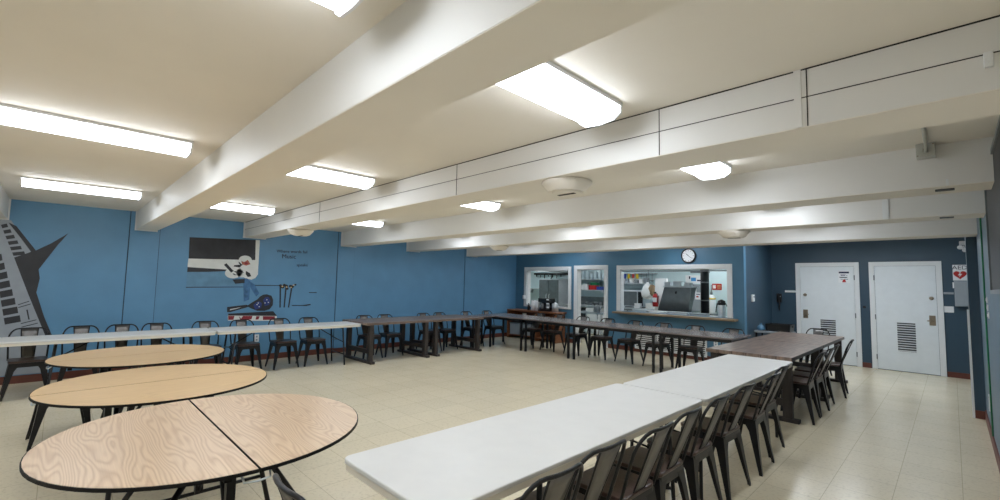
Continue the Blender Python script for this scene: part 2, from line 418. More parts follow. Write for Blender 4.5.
# ------------------------------------------------------------------ windows, doorway, doors
def frame_bars(x0, x1, z0, z1, w, y0, y1, sill=True):
    b = MB().box(x0-w, y0, z0-(w*.6 if sill else 0), x0, y1, z1+w).box(x1, y0, z0-(w*.6 if sill else 0), x1+w, y1, z1+w).box(x0, y0, z1, x1, y1, z1+w)
    if sill: b.box(x0, y0, z0-w*.6, x1, y1, z0)
    # reveal lining
    b.box(x0, y1, z0, x0+.012, BY+.145, z1).box(x1-.012, y1, z0, x1, BY+.145, z1).box(x0+.012, y1, z1-.012, x1-.012, BY+.145, z1)
    return b
def st(o): o['kind'] = 'structure'; return o
struct('window_1', frame_bars(W1[0], W1[1], W1[2], W1[3], .1, BY-.03, BY), M['trim'], .004)
wd2 = struct('window_2', frame_bars(W2[0], W2[1], W2[2], W2[3], .1, BY-.03, BY, False), M['trim'], .004)
struct('door_1', frame_bars(DO[0], DO[1], DO[2], DO[3], .105, BY-.03, BY, False), M['trim'], .004)
# window rails (track at the head of the serving window)
MB().use(M['darksteel']).box(W2[0]+.03, BY+.02, W2[3]-.055, W2[1]-.03, BY+.06, W2[3]-.03).build('track', None, wd2)
tag(MB().box(-5.93, BY-.24, .895, -3.12, BY-.0, .94).build('serving_ledge', M['ledge'], None, .006), 'weathered wooden serving ledge under the wide kitchen window', 'ledge')
tag(MB().box(-5.75, BY+.165, .87, -3.36, BY+.85, .93).box(-5.7, BY+.2, 0, -5.66, BY+.8, .87).box(-3.42, BY+.2, 0, -3.38, BY+.8, .87).build('kitchen_counter', M['steel']), 'steel counter just inside the wide serving window', 'counter')

def leaf_door(n, x0, x1, z1, handle_right, lou, name):
    b = MB()
    w = .085
    b.box(x0-w, DY-.03, 0, x0, DY, z1+w).box(x1, DY-.03, 0, x1+w, DY, z1+w).box(x0, DY-.03, z1, x1, DY, z1+w)
    d = struct('door_%d' % n, b, M['trim'], .003)
    leaf = MB().box(x0+.004, DY-.022, .012, x1-.004, DY-.002, z1-.004).build('leaf', M['door'], d)
    f = MB()
    lx0, lx1, lz0, lz1 = lou
    f.use(M['louver']).box(lx0, DY-.024, lz0, lx1, DY-.0222, lz1).use(M['door'])
    f.box(lx0-.025, DY-.032, lz0-.025, lx0, DY-.022, lz1+.025).box(lx1, DY-.032, lz0-.025, lx1+.025, DY-.022, lz1+.025)
    f.box(lx0, DY-.032, lz0-.025, lx1, DY-.022, lz0).box(lx0, DY-.032, lz1, lx1, DY-.022, lz1+.025)
    k = int((lz1-lz0)/.045)
    for i in range(k):
        z = lz0+(i+.5)*(lz1-lz0)/k
        mt = Matrix.Translation((0, DY-.03, z)) @ Matrix.Rotation(math.radians(38), 4, 'X')
        f.box(lx0, -.012, -.013, lx1, .0, -.009 + .006, mt)
    f.build('louver', None, d)
    hx = x1-.075 if handle_right else x0+.09
    MB().lathe([(.034, 0), (.034, -.018), (.02, -.03), (.018, -.034)], 16, (hx, DY-.022, 1.46), 1).build('deadbolt', M['brass'], d)
    h = MB().box(hx-.045, DY-.034, .94, hx+.045, DY-.022, 1.13).build('lock_plate', M['brass'], d, .006)
    s = -1 if handle_right else 1
    MB().tube([(hx, DY-.03, 1.03), (hx, DY-.085, 1.03), (hx+s*.03, DY-.09, 1.03), (hx+s*.07, DY-.088, 1.027)], .011).build('lever', M['brass'], h)
    gx = x0-.004 if handle_right else x1+.004
    for z in (.25, 1.05, 1.85):
        MB().tube([(gx, DY-.036, z-.05), (gx, DY-.036, z+.05)], .01).build('hinge', M['darksteel'], d)
    return d
d2 = leaf_door(2, -2.42, -1.45, 2.09, False, (-2.06, -1.79, .56, .93), 'door')
d3 = leaf_door(3, -1.12, -.21, 2.09, True, (-.80, -.53, .40, .96), 'door')
# notice on door 2
t = thing('door_notice', 'printed notice taped high on the white door beside the wall phone', 'notice', (-1.62, DY-.0225, 1.865))
MB().box(-.10, -.002, -.125, .10, 0, .125).build('sheet', M['paper'], t)
b = MB().box(-.088, -.003, .075, .088, -.002, .112)
for z, x0, x1 in ((.045, -.06, .03), (.03, -.055, .02), (.035, .04, .06), (-.005, -.08, .06), (-.015, -.075, .05), (-.05, -.06, -.02), (-.05, 0, .07)): b.box(x0, -.003, z-.005, x1, -.002, z+.005)
b.build('print', M['navy'], t)
MB().prism([(-.035, -.115), (.035, -.115), (.02, -.06), (-.015, -.055)], 1, -.0035, -.002).build('emblem', M['red'], t)
# chair rail offcuts
tag(MB().box(-2.72, DY-.03, 1.505, -2.51, DY, 1.55).build('wall_rail', M['trim']), 'short white rail on the dark wall beside the wall phone', 'rail')
tag(MB().box(-.118, DY-.03, 1.545, .02, DY, 1.585).build('wall_rail', M['grey']), 'short grey rail on the dark wall beside the defibrillator cabinet', 'rail')
# switch by the right door
def plate(name, label, cat, loc, ax, w, h, toggles, m='white'):
    t = thing(name, label, cat, loc)
    def bx(u0, u1, v0, v1, d0, d1, nm, mm):
        b = MB()
        if ax == 'my': b.box(u0, -d1, v0, u1, -d0, v1)
        elif ax == 'px': b.box(d0, u0, v0, d1, u1, v1)
        else: b.box(-d1, u0, v0, -d0, u1, v1)
        b.build(nm, mm, t)
    bx(-w/2, w/2, -h/2, h/2, -.004, .007, 'plate', M[m])
    for (u, v, a, c, mm, nm) in toggles: bx(u-a, u+a, v-c, v+c, .007, .012, nm, M[mm])
    return t
sw = lambda u: (u, 0, .006, .014, 'white', 'toggle')
soc = lambda v: (0, v, .014, .016, 'grey', 'socket')
plate('light_switch', 'white double light switch on the dark wall under the grey rail', 'light switch', (-.055, DY, 1.26), 'my', .13, .115, [sw(-.03), sw(.03)])
plate('power_outlet', 'white power outlet low on the blue wall behind the brown trestle tables', 'outlet', (LX, 6.28, .33), 'px', .08, .12, [soc(.025), soc(-.025)])
plate('power_outlet', 'white power outlet low on the blue wall beneath the guitarist mural', 'outlet', (LX, 2.79, .42), 'px', .08, .14, [soc(.03), soc(-.03)])
plate('power_outlet', 'white power outlet low on the wall beneath the serving window', 'outlet', (-3.57, BY, .40), 'my', .08, .12, [soc(.025), soc(-.025)])
plate('door_contact', 'small black box on the dark wall strip between the two white doors', 'door contact', (-1.30, DY, 1.24), 'my', .05, .045, [(0, 0, .012, .012, 'gap', 'button')], 'blackgloss')
for i, (y, z) in enumerate(((6.64, 1.51), (6.56, 1.43), (6.47, 1.36))):
    plate('wall_switch', ['topmost', 'middle', 'lowest'][i]+' of three small white switches on the near edge of the right wall', 'light switch', (RX, y, z), 'mx', .05, .06, [sw(0)])
t = plate('cable_cover', 'slim white vertical cover low on the right wall', 'cable cover', (RX, 7.35, .38), 'mx', .04, .18, [(0, .06, .006, .006, 'grey', 'screw')])
t = thing('wall_board', 'dark framed board high on the right wall at the photo edge', 'board', (RX, 4.4, 2.02))
MB().box(-.02, -.9, -.42, 0.002, .9, .48).build('panel', M['board'], t)
MB().box(-.03, -.93, .48, 0.002, .93, .51).box(-.03, -.93, -.45, 0.002, .93, -.42).box(-.03, .9, -.42, 0.002, .93, .48).box(-.03, -.93, -.42, 0.002, -.9, .48).build('frame', M['darksteel'], t)
tag(MB().tube([(RX-.006, 6.9, .12), (RX-.006, 6.93, 1.2), (RX-.006, 6.9, 1.9), (RX-.006, 6.88, CZ-.02)], .008).build('green_cable', M['green']), 'green cable running down the right wall', 'cable')

# phone
t = thing('wall_phone', 'black wall telephone with hanging handset cord beside the white door', 'telephone', (-2.84, DY, 1.37))
MB().box(-.05, -.05, -.10, .05, .0, .10).build('base', M['blackgloss'], t, .006)
MB().tube([(-.012, -.06, -.1), (-.012, -.075, -.06), (-.012, -.075, .06), (-.012, -.06, .10)], .02).build('handset', M['blackgloss'], t)
MB().box(.022, -.054, .03, .036, -.05, .044).build('light', M['white'], t)
MB().tube([(0, -.03, -.1), (.01, -.03, -.16), (-.006, -.03, -.22), (.004, -.03, -.29), (-.01, -.03, -.24)], .012, 6).build('cord', M['blackgloss'], t)
# thermostat
t = thing('thermostat', 'small white thermostat on the short return wall beside the serving window', 'thermostat', (-3.0, 10.52, 1.37))
MB().box(-.004, -.06, -.075, .04, .06, .075).build('case', M['white'], t, .01)
MB().box(.04, -.03, .01, .043, .03, .05).build('display', M['grey'], t)
# emergency light at the corner
t = thing('emergency_light', 'white twin-head emergency light high in the corner above the defibrillator sign', 'emergency light', (.165, DY, 2.47))
MB().box(-.04, -.06, -.01, .06, 0, .07).build('case', M['white'], t, .008)
for x, z in ((-.03, -.05), (.03, -.10)):
    MB().lathe([(.015, .03), (.036, .0), (.04, -.03), (.03, -.035)], 14, (x, -.06, z), 1).tube([(x, -.04, z), (x*.5, -.035, -.02)], .012).build('lamp_head', M['white'], t)
# AED
t = thing('defibrillator_sign', 'white AED sign with a red heart and lightning bolt', 'sign', (.115, DY, 1.95))
MB().box(-.095, -.006, -.145, .125, 0, .15).build('panel', M['paper'], t)
textmesh('AED', .105, M['navy'], 'lettering', t, face_my(.0, -.0065, .095))
heart = []
for k in range(36):
    a = 2*PI*k/36; heart.append((.0055*16*math.sin(a)**3, .0055*(13*math.cos(a)-5*math.cos(2*a)-2*math.cos(3*a)-math.cos(4*a))-.035))
MB().prism(heart, 1, -.0075, -.006).build('heart', M['red'], t)
MB().prism([(.012, .02), (-.03, -.045), (-.004, -.045), (-.012, -.085), (.03, -.02), (.004, -.02)], 1, -.0085, -.0075).build('bolt', M['white'], t)
t = thing('defibrillator_cabinet', 'pale grey defibrillator cabinet on the wall under the AED sign', 'cabinet', (.115, DY, 1.56))
MB().box(-.085, -.14, -.235, .13, 0, .235).build('body', M['grey'], t, .006)
MB().box(-.075, -.15, -.225, .12, -.141, .225).build('door', M['grey'], t, .004)
MB().box(-.105, -.10, .1, -.086, -.04, .21).build('alarm', M['white'], t)

# wall clock
t = thing('wall_clock', 'round black-rimmed wall clock above the wide serving window', 'clock', (-4.12, BY, 2.275))
MB().lathe([(.165, 0), (.168, -.03), (.16, -.045), (.14, -.045), (.138, -.03)], 32, axis=1).build('rim', M['blackgloss'], t)
MB().lathe([(.139, -.02), (.139, -.032)], 32, axis=1).build('face', M['paper'], t)
b = MB()
for k in range(12):
    a = k*PI/6; b.box(-.004, -.035, .105, .004, -.0325, .128, Matrix.Rotation(a, 4, 'Y'))
b.build('hour_mark', M['blackgloss'], t)
MB().box(-.005, -.037, -.01, .005, -.035, .07, Matrix.Rotation(math.radians(-48), 4, 'Y')).build('hour_hand', M['blackgloss'], t)
MB().box(-.003, -.039, -.01, .003, -.037, .10, Matrix.Rotation(math.radians(128), 4, 'Y')).build('minute_hand', M['blackgloss'], t)

# louvred grille under the serving window
t = thing('wall_grille', 'white slatted wall grille under the serving window, behind the dining chairs', 'grille', (-4.59, BY, .31))
MB().box(-.81, -.006, -.2, .81, 0.001, .2).build('backing', M['gap'], t)
MB().box(-.84, -.03, .2, .84, 0, .23).box(-.84, -.03, -.23, .84, 0, -.2).box(-.84, -.03, -.2, -.81, 0, .2).box(.81, -.03, -.2, .84, 0, .2).box(-.28, -.03, -.2, -.26, 0, .2).box(.26, -.03, -.2, .28, 0, .2).build('frame', M['white'], t)
b = MB()
for k in range(9):
    z = -.178+k*.0445
    b.box(-.81, -.012, -.012, .81, -.004, .012, Matrix.Translation((0, -.006, z)) @ Matrix.Rotation(math.radians(25), 4, 'X'))
b.build('slat', M['white'], t)

# ------------------------------------------------------------------ tolix-style metal chair (faces +Y)
def leg_loft(sx, sy, splay_y):
    b = MB(); rings = []
    for z, t in ((.435, 0), (.40, .10), (.34, .26), (.2, .58), (.08, .86), (.02, 1.0), (0, 1.02)):
        cx = sx*(.168+.035*t+.012*t*t); cy = sy*(.165+splay_y*t+.012*t*t)
        w = .07*(1-t)+.026*t+.06*max(0, 1-t*6)**1.5+.012*max(0, 1-t*3)
        th = .007
        ix, iy = -sx, -sy
        ring = [(cx, cy), (cx+ix*w, cy), (cx+ix*w, cy+iy*th), (cx+ix*(th+.012), cy+iy*th), (cx+ix*th, cy+iy*(th+.012)), (cx+ix*th, cy+iy*w), (cx, cy+iy*w)]
        rings.append([(x, y, z) for x, y in ring])
    n = 7; vs = [p for r in rings for p in r]; fs = []
    for i in range(len(rings)-1):
        for k in range(n): fs.append((i*n+k, i*n+(k+1) % n, (i+1)*n+(k+1) % n, (i+1)*n+k))
    fs.append(tuple(range(n-1, -1, -1))); fs.append(tuple(range((len(rings)-1)*n, len(rings)*n)))
    b.add(vs, fs); return b
def chair_base(t):
    MB().prism(rrect(-.178, -.172, .178, .182, .045), 2, .442, .466).build('seat', M['seatwood'], t, .006)
    b = MB()
    o = rrect(-.172, -.168, .172, .172, .03); i_ = rrect(-.166, -.162, .166, .166, .026)
    n = len(o); vs = [(x, y, .44) for x, y in o]+[(x, y, .385) for x, y in o]+[(x, y, .385) for x, y in i_]+[(x, y, .434) for x, y in i_]
    fs = []
    for k in range(n):
        j = (k+1) % n
        fs += [(k, j, n+j, n+k), (n+k, n+j, 2*n+j, 2*n+k), (2*n+k, 2*n+j, 3*n+j, 3*n+k)]
    fs += [tuple(range(n)), tuple(range(3*n, 4*n))]
    b.add(vs, fs).build('seat_frame', M['gun'], t)
    for sx in (-1, 1):
        for sy in (-1, 1): leg_loft(sx, sy, .045 if sy < 0 else .03).build('leg', M['gun'], t)
def make_chair():
    t = thing('metal_chair', 'x', 'chair')
    chair_base(t)
    pts = []
    def P(u, v):   # u across, v height 0..1 -> back surface bowed towards the rear
        x = u*(.176+.022*v)
        return (x, -.152-.12*v-.042*v*(1-u*u), .44+.392*v)
    for v in (0, .2, .4, .52, .62): pts.append(P(-1, v))
    for k in range(1, 6):
        a = PI/2*k/6; pts.append(P(-1+.50*(1-math.cos(a)), .62+.38*math.sin(a)))
    for u in (-.5, -.3, -.1, .1, .3, .5): pts.append(P(u, 1))
    for k in range(5, 0, -1):
        a = PI/2*k/6; pts.append(P(1-.50*(1-math.cos(a)), .62+.38*math.sin(a)))
    for v in (.62, .52, .4, .2, 0): pts.append(P(1, v))
    MB().tube(pts, .0098, 8).build('back_hoop', M['gun'], t)
    vs = []; n = 8; mm = 4
    for i in range(n+1):
        v = i/n*.985
        for j in range(mm+1):
            u = (-1+2*j/mm)*(.31+.10*v)
            p = P(u, v); vs.append((p[0], p[1]+.012*(1-(2*j/mm-1)**2)*0, p[2]))
    fs = [(i*(mm+1)+j, i*(mm+1)+j+1, (i+1)*(mm+1)+j+1, (i+1)*(mm+1)+j) for i in range(n) for j in range(mm)]
    sp = MB().add(vs, fs, True).build('back_splat', M['splat'], t)
    sm = sp.modifiers.new('sheet', 'SOLIDIFY'); sm.thickness = .006; sm.offset = 0
    # folded rims of the splat
    for s in (-1, 1):
        MB().tube([P(s*(.31+.10*v), v) for v in (0.02, .25, .5, .75, .98)], .006, 6).build('splat_rim', M['gun'], sp)
    return t
proto = make_chair(); used = [False]
ORD = ['first', 'second', 'third', 'fourth', 'fifth', 'sixth', 'seventh', 'eighth', 'ninth', 'tenth', 'eleventh', 'twelfth']
def chair(x, y, rz, label, group):
    if not used[0]:
        used[0] = True; proto.location = (x, y, 0); proto.rotation_euler = (0, 0, rz); proto['label'] = label; proto['group'] = group; return proto
    return dup(proto, (x, y, 0), rz, label, group)
R90 = PI/2
# white tables by the aisle: backs towards +X
for i, y in enumerate((1.48, 1.88, 2.33, 2.77, 3.27, 3.85, 4.52, 5.06)):
    chair(-1.405+random.uniform(-.02, .02)-(.04 if i in (1, 7) else 0), y, R90+random.uniform(-.05, .05),
          'black metal chair, %s from the near end of the aisle side of the white tables' % ORD[i], 'chairs along the aisle side of the white tables')
for i, (x, y, a) in enumerate(((-1.41, 6.58, .03), (-1.41, 7.08, -.04), (-1.42, 7.57, .02), (-1.38, 8.5, .08))):
    chair(x, y, R90+a, 'black metal chair, %s past the white tables on the aisle side of the plank tables' % ORD[i], 'chairs along the aisle side of the plank tables')
chair(-1.70, .93, 0, 'black metal chair at the short near end of the white tables, facing along them', 'chairs at table ends')
chair(-1.85, 10.08, PI-.1, 'black metal chair at the far end of the plank tables before the white doors', 'chairs at table ends')
# along the mural wall: backs towards the wall
LW = (-.2, .29, .72, 1.14, 1.78, 2.34, 2.95, 3.47, 4.62, 5.12, 6.12, 6.60, 7.43, 8.15)
for i, y in enumerate(LW):
    if i < 8: lb = 'black metal chair along the mural wall, %s from the photo edge at the white tables' % ORD[i]
    elif i < 12: lb = 'black metal chair, %s past the white tables on the wall side of the trestle tables' % ORD[i-8]
    else: lb = 'black metal chair in the far blue corner, %s past the brown trestle tables' % ORD[i-12]
    chair(-8.44+random.uniform(-.02, .02), y, -R90+random.uniform(-.06, .06), lb, 'chairs along the mural wall')
# kitchen side of the long dark tables: backs towards the kitchen
for i, x in enumerate((-2.82, -3.5, -4.15, -4.78, -5.42, -6.08, -6.78, -7.44)):
    chair(x, 8.53+random.uniform(-.02, .02), PI+random.uniform(-.06, .06),
          'black metal chair on the kitchen side of the dark tables, %s from the doors' % ORD[i], 'chairs on the kitchen side of the dark tables')
# backless stools pushed under the round table by the wall
s0 = thing('metal_stool', 'backless black metal stool under the far round table, nearer the photo edge', 'stool', (-6.02, .12, 0), .05, 'stools under the round tables')
chair_base(s0)
dup(s0, (-5.62, .70, 0), -.4, 'backless black metal stool under the far round table, nearer the white tables', 'stools under the round tables')

# ------------------------------------------------------------------ white folding tables
def white_table(x, y, L, W, label, group, legs, rz=0):
    t = thing('folding_table', label, 'table', (x, y, 0), rz, group)
    w, l = W/2, L/2
    MB().prism(rrect(-w, -l, w, l, .045), 2, .722, .745).build('tabletop', M['plastic'], t, .006)
    MB().prism(rrect(-w+.006, -l+.006, w-.006, l-.006, .042), 2, .69, .722).build('apron', M['plasticedge'], t, .004)
    for s, ly in zip((-1, 1), legs):
        y0 = ly-y
        b = MB().tube([(-w+.08, y0, .69), (-w+.06, y0+s*.05, .03), (-w+.06, y0+s*.05, 0)], .014)
        b.tube([(w-.08, y0, .69), (w-.06, y0+s*.05, .03), (w-.06, y0+s*.05, 0)], .014)
        b.tube([(-w+.065, y0+s*.04, .2), (w-.065, y0+s*.04, .2)], .011).tube([(-w+.08, y0, .675), (w-.08, y0, .675)], .011)
        b.build('leg_frame', M['blacktube'], t)
        MB().tube([(0, y0+s*.02, .45), (0, y0-s*.36, .685)], .009).tube([(-w+.07, y0+s*.025, .42), (0, y0+s*.02, .45), (w-.07, y0+s*.025, .42)], .008).build('brace', M['blacktube'], t)
    return t
G = 'white folding tables'
white_table(-1.68, 2.225, 2.45, .72, 'long white folding table by the aisle with its rounded near end free', G, (1.68, 3.03))
white_table(-1.66, 4.77, 2.6, .70, 'long white folding table by the aisle, butted against the brown plank tables', G, (3.56, 5.5))
white_table(-8.24, .58, 2.4, .66, 'long white folding table along the mural wall, cut by the photo edge', G, (.045, 1.46))
white_table(-8.24, 2.985, 2.37, .66, 'long white folding table along the mural wall, touching the brown trestle tables', G, (2.06, 3.83))

# ------------------------------------------------------------------ brown plank trestle tables
def plank_table(x, y, L, W, label, group, H=.77, over=.12):
    t = thing('trestle_table', label, 'table', (x, y, 0), 0, group)
    w, l = W/2, L/2
    MB().box(-w, -l, H-.045, w, l, H).build('tabletop', M['plank'], t, .004)
    for s in (-1, 1):
        y0 = s*(l-over)
        p = MB().box(-w-.04, y0-.045, 0, w+.04, y0+.045, .045).build('foot_bar', M['darkwood'], t, .006)
        for sx in (-1, 1):
            MB().box(sx*w*.84-.05, y0-.04, .045, sx*w*.84+.05, y0+.04, H-.045).build('post', M['darkwood'], t, .004)
        MB().box(-w*.84+.05, y0-.03, .18, w*.84-.05, y0+.03, .26).build('cross_rail', M['darkwood'], t, .004)
    return t
G = 'dark plank trestle tables'
plank_table(-1.84, 7.08, 1.80, .98, 'dark plank trestle table by the aisle, butted against the white tables', G)
plank_table(-1.84, 8.9, 1.80, .98, 'dark plank trestle table by the aisle, farther one towards the white doors', G)
plank_table(-8.24, 4.93, 1.5, 1.04, 'dark plank trestle table along the mural wall, touching the long white table', G)
plank_table(-8.24, 6.42, 1.44, 1.04, 'dark plank trestle table along the mural wall, farther one towards the kitchen', G)

# thin-topped dark tables in front of the kitchen
def thin_table(x, y, L, W, label, group, rz=0):
    t = thing('dining_table', label, 'table', (x, y, 0), rz, group)
    l, w = L/2, W/2
    MB().box(-l, -w, .732, l, w, .76).build('tabletop', M['greytop'], t, .004)
    MB().box(-l+.05, -w+.05, .675, l-.05, -w+.075, .732).box(-l+.05, w-.075, .675, l-.05, w-.05, .732).box(-l+.05, -w+.075, .675, -l+.075, w-.075, .732).box(l-.075, -w+.075, .675, l-.05, w-.075, .732).build('apron', M['blacktube'], t)
    for sx in (-1, 1):
        for sy in (-1, 1):
            MB().box(sx*(l-.065)-.02, sy*(w-.065)-.02, 0, sx*(l-.065)+.02, sy*(w-.065)+.02, .732).build('leg', M['blacktube'], t)
    return t
G = 'thin dark tables before the kitchen'
e = (-8.65, -7.12, -5.75, -3.83, -2.50)
nm = ('in the corner by the wooden shelf unit', 'before the kitchen doorway', 'beneath the near part of the serving window', 'ending behind the aisle plank tables')
for i in range(4):
    thin_table((e[i]+e[i+1])/2, 8.26, e[i+1]-e[i]-.015, .92, 'thin dark table %s' % nm[i], G)
thin_table(-8.3, 7.43, .55, .70, 'short dark table filling the gap after the trestle tables', G)

# ------------------------------------------------------------------ round folding tables (seam along local X)
def round_table(x, y, r, rz, m, label):
    t = thing('round_table', label, 'table', (x, y, 0), rz, 'round folding tables')
    g = .004
    def half(rr, s, gg):
        out = []
        a0 = math.asin(gg/rr)
        for k in range(33):
            a = a0+(PI-2*a0)*k/32; out.append((rr*math.cos(a), s*rr*math.sin(a)))
        return out if s > 0 else out[::-1]
    for s in (1, -1):
        h = MB().prism(half(r-.005, s, g+.002), 2, .727, .742).build('tabletop_half', m, t)
        MB().prism(half(r, s, g), 2, .7255, .7405).build('edge_band', M['black'], h)
        MB().box(-r*.62, s*.10-.02, .69, r*.62, s*.10+.02, .7255).build('under_rail', M['blacktube'], t)
    for sx in (-1, 1):
        for sy in (-1, 1):
            x0 = sx*.29
            MB().tube([(x0, sy*.12, .70), (x0+sx*.03, sy*.34, .35), (x0+sx*.05, sy*.42, .03), (x0+sx*.05, sy*.42, 0)], .015).build('leg', M['blacktube'], t)
        MB().tube([(sx*.33, -.36, .28), (sx*.33, .36, .28)], .011).build('leg_bar', M['blacktube'], t)
        MB().box(sx*.32-.02, -.02, .285, sx*.32+.02, .02, .70).build('center_strut', M['blacktube'], t)
        MB().tube([(sx*.31, 0, .3), (sx*.05, 0, .69)], .012).build('brace', M['blacktube'], t)
    for sx in (-1, 1):
        MB().tube([(sx*(r-.05), -.06, .716), (sx*(r-.02), -.055, .69), (sx*(r-.015), .0, .685), (sx*(r-.02), .05, .69), (sx*(r-.05), .055, .716)], .005, 6).build('latch_wire', M['steel'], t)
        MB().box(sx*(r-.16)-.015, -.10, .66, sx*(r-.16)+.015, -.07, .716).build('caster', M['black'], t)
    return t
round_table(-2.90, .685, .748, 0, M['oakpink'], 'round folding table with pale pinkish oak grain, nearest the camera')
round_table(-4.44, .65, .735, R90+.06, M['oakgold'], 'round golden oak folding table in the middle of the three')
round_table(-6.06, .70, .735, R90+.12, M['oakgold'], 'round golden oak folding table closest to the mural wall')

# ------------------------------------------------------------------ mural on the blue wall
class Wall:
    x = LX
def paint(name, poly, m, parent, layer=1):
    th = .0012*layer
    return MB().prism(poly, 0, LX-.001, LX+.004+th).build(name, m, parent)
def ell(cy, cz, ry, rz, n=22, rot=0):
    out = []
    for k in range(n):
        a = 2*PI*k/n; u, v = ry*math.cos(a), rz*math.sin(a)
        out.append((cy+u*math.cos(rot)-v*math.sin(rot), cz+u*math.sin(rot)+v*math.cos(rot)))
    return out
mu = thing('wall_mural', 'painted mural of a guitarist in white above a guitar case', 'mural', (0, 0, 0))
paint('backdrop', [(1.607, 1.658), (2.213, 1.693), (2.283, 1.54), (2.512, 1.43), (1.613, 1.38)], M['p_pale'], mu, .2)
paint('black_panel', [(1.606, 2.261), (2.709, 2.303), (2.68, 1.91), (1.615, 1.88)], M['p_black'], mu, .4)
paint('white_band', [(1.61, 1.885), (2.681, 1.914), (2.668, 2.302), (2.742, 2.302), (2.742, 1.64), (2.70, 1.565), (2.636, 1.548), (2.561, 1.701), (1.608, 1.735)], M['p_white'], mu, 1)
paint('black_strip', [(1.608, 1.735), (2.30, 1.722), (2.29, 1.69), (1.9, 1.66), (1.607, 1.650)], M['p_dark'], mu, .8)
paint('ground_line', [(1.604, 1.389), (2.513, 1.402), (2.514, 1.39), (1.605, 1.374)], M['p_dark'], mu, .8)
paint('ground_line', [(2.642, 1.436), (3.14, 1.438), (3.141, 1.424), (2.643, 1.422)], M['p_dark'], mu, .8)
fg = paint('coat', [(2.50, 1.80), (2.60, 1.80), (2.66, 1.74), (2.736, 1.718), (2.745, 1.64), (2.70, 1.57), (2.636, 1.535), (2.53, 1.56), (2.46, 1.60), (2.44, 1.74)], M['p_white'], mu, 2)
paint('trousers', [(2.36, 1.545), (2.56, 1.56), (2.62, 1.50), (2.70, 1.44), (2.79, 1.275), (2.737, 1.215), (2.62, 1.40), (2.62, 1.16), (2.53, 1.12), (2.50, 1.47), (2.36, 1.46)], M['p_denim'], mu, 2.2)
paint('belt_shadow', [(2.315, 1.532), (2.52, 1.545), (2.52, 1.47), (2.367, 1.453)], M['p_dark'], mu, 2.5)
paint('guitar_body', ell(2.33, 1.66, .145, .105, rot=.15), M['p_white'], mu, 3)
paint('guitar_body', ell(2.47, 1.665, .10, .09), M['p_white'], mu, 3)
paint('guitar_neck', [(2.160, 1.80), (2.199, 1.83), (2.325, 1.69), (2.285, 1.66)], M['p_dark'], mu, 3.4)
for a, c in ((2.30, 1.70), (2.36, 1.675), (2.42, 1.665), (2.47, 1.68), (2.34, 1.63)):
    paint('hand_mark', ell(a, c, .03, .012, 8, -.4), M['p_dark'], mu, 3.5)
paint('sleeve', [(2.53, 1.70), (2.60, 1.66), (2.63, 1.60), (2.57, 1.585), (2.53, 1.64)], M['p_dark'], mu, 3.2)
paint('sleeve', [(2.33, 1.80), (2.47, 1.82), (2.42, 1.76), (2.32, 1.775)], M['p_dark'], mu, 3.2)
paint('hat', ell(2.51, 1.905, .112, .085), M['p_white'], mu, 3.6)
paint('face', [(2.44, 1.885), (2.49, 1.865), (2.55, 1.91), (2.585, 1.86), (2.60, 1.83), (2.53, 1.80), (2.46, 1.82)], M['p_skin'], mu, 4)
paint('face_shade', [(2.49, 1.85), (2.53, 1.87), (2.57, 1.84), (2.52, 1.82)], M['p_red'], mu, 4.3)
paint('hair', [(2.40, 1.87), (2.43, 1.845), (2.47, 1.80), (2.43, 1.81), (2.40, 1.84)], M['p_dark'], mu, 4)
gc = paint('guitar_case', [(2.583, 1.036), (2.677, 1.107), (2.76, 1.16), (2.805, 1.214), (2.86, 1.25), (2.922, 1.258), (3.01, 1.23), (3.045, 1.15), (3.045, 1.045), (2.99, .965), (2.90, .937), (2.77, .942), (2.66, .99)], M['p_dark'], mu, 3)
paint('case_lining', [(2.697, 1.052), (2.75, 1.11), (2.793, 1.123), (2.846, 1.086), (2.834, .995), (2.735, .961)], M['p_blue'], mu, 3.5)
paint('case_lining', [(2.862, 1.15), (2.90, 1.20), (2.959, 1.206), (2.999, 1.12), (2.97, 1.05), (2.90, 1.03)], M['p_blue'], mu, 3.5)
for a, c in ((2.76, 1.06), (2.80, 1.02), (2.93, 1.15), (2.90, 1.09), (2.78, 1.09), (2.96, 1.10)): paint('star_fleck', ell(a, c, .011, .011, 6), M['p_white'], mu, 3.9)
paint('case_neck', [(2.258, 1.025), (2.582, 1.061), (2.63, 1.03), (2.583, 1.01), (2.319, .93), (2.264, .931)], M['p_dark'], mu, 3)
paint('case_glint', [(2.30, .965), (2.40, .985), (2.50, 1.02), (2.40, 1.0), (2.31, .985)], M['p_white'], mu, 3.4)
paint('case_side', [(2.284, .903), (3.06, .925), (3.138, .83), (3.13, .82), (2.286, .862)], M['p_dark'], mu, 2.6)
paint('case_base', [(2.28, .868), (3.131, .831), (3.136, .734), (2.284, .775)], M['p_white'], mu, 2.8)
for q in ([(2.286, .861), (2.386, .858), (2.374, .785), (2.29, .788)], [(2.46, .856), (2.50, .80), (2.53, .853), (2.692, .846), (2.679, .782), (2.485, .785)], [(2.76, .84), (2.82, .835), (2.80, .775), (2.75, .776)], [(2.878, .835), (3.097, .825), (3.1, .754), (2.881, .763)]):
    paint('red_panel', q, M['p_red'], mu, 3.3)
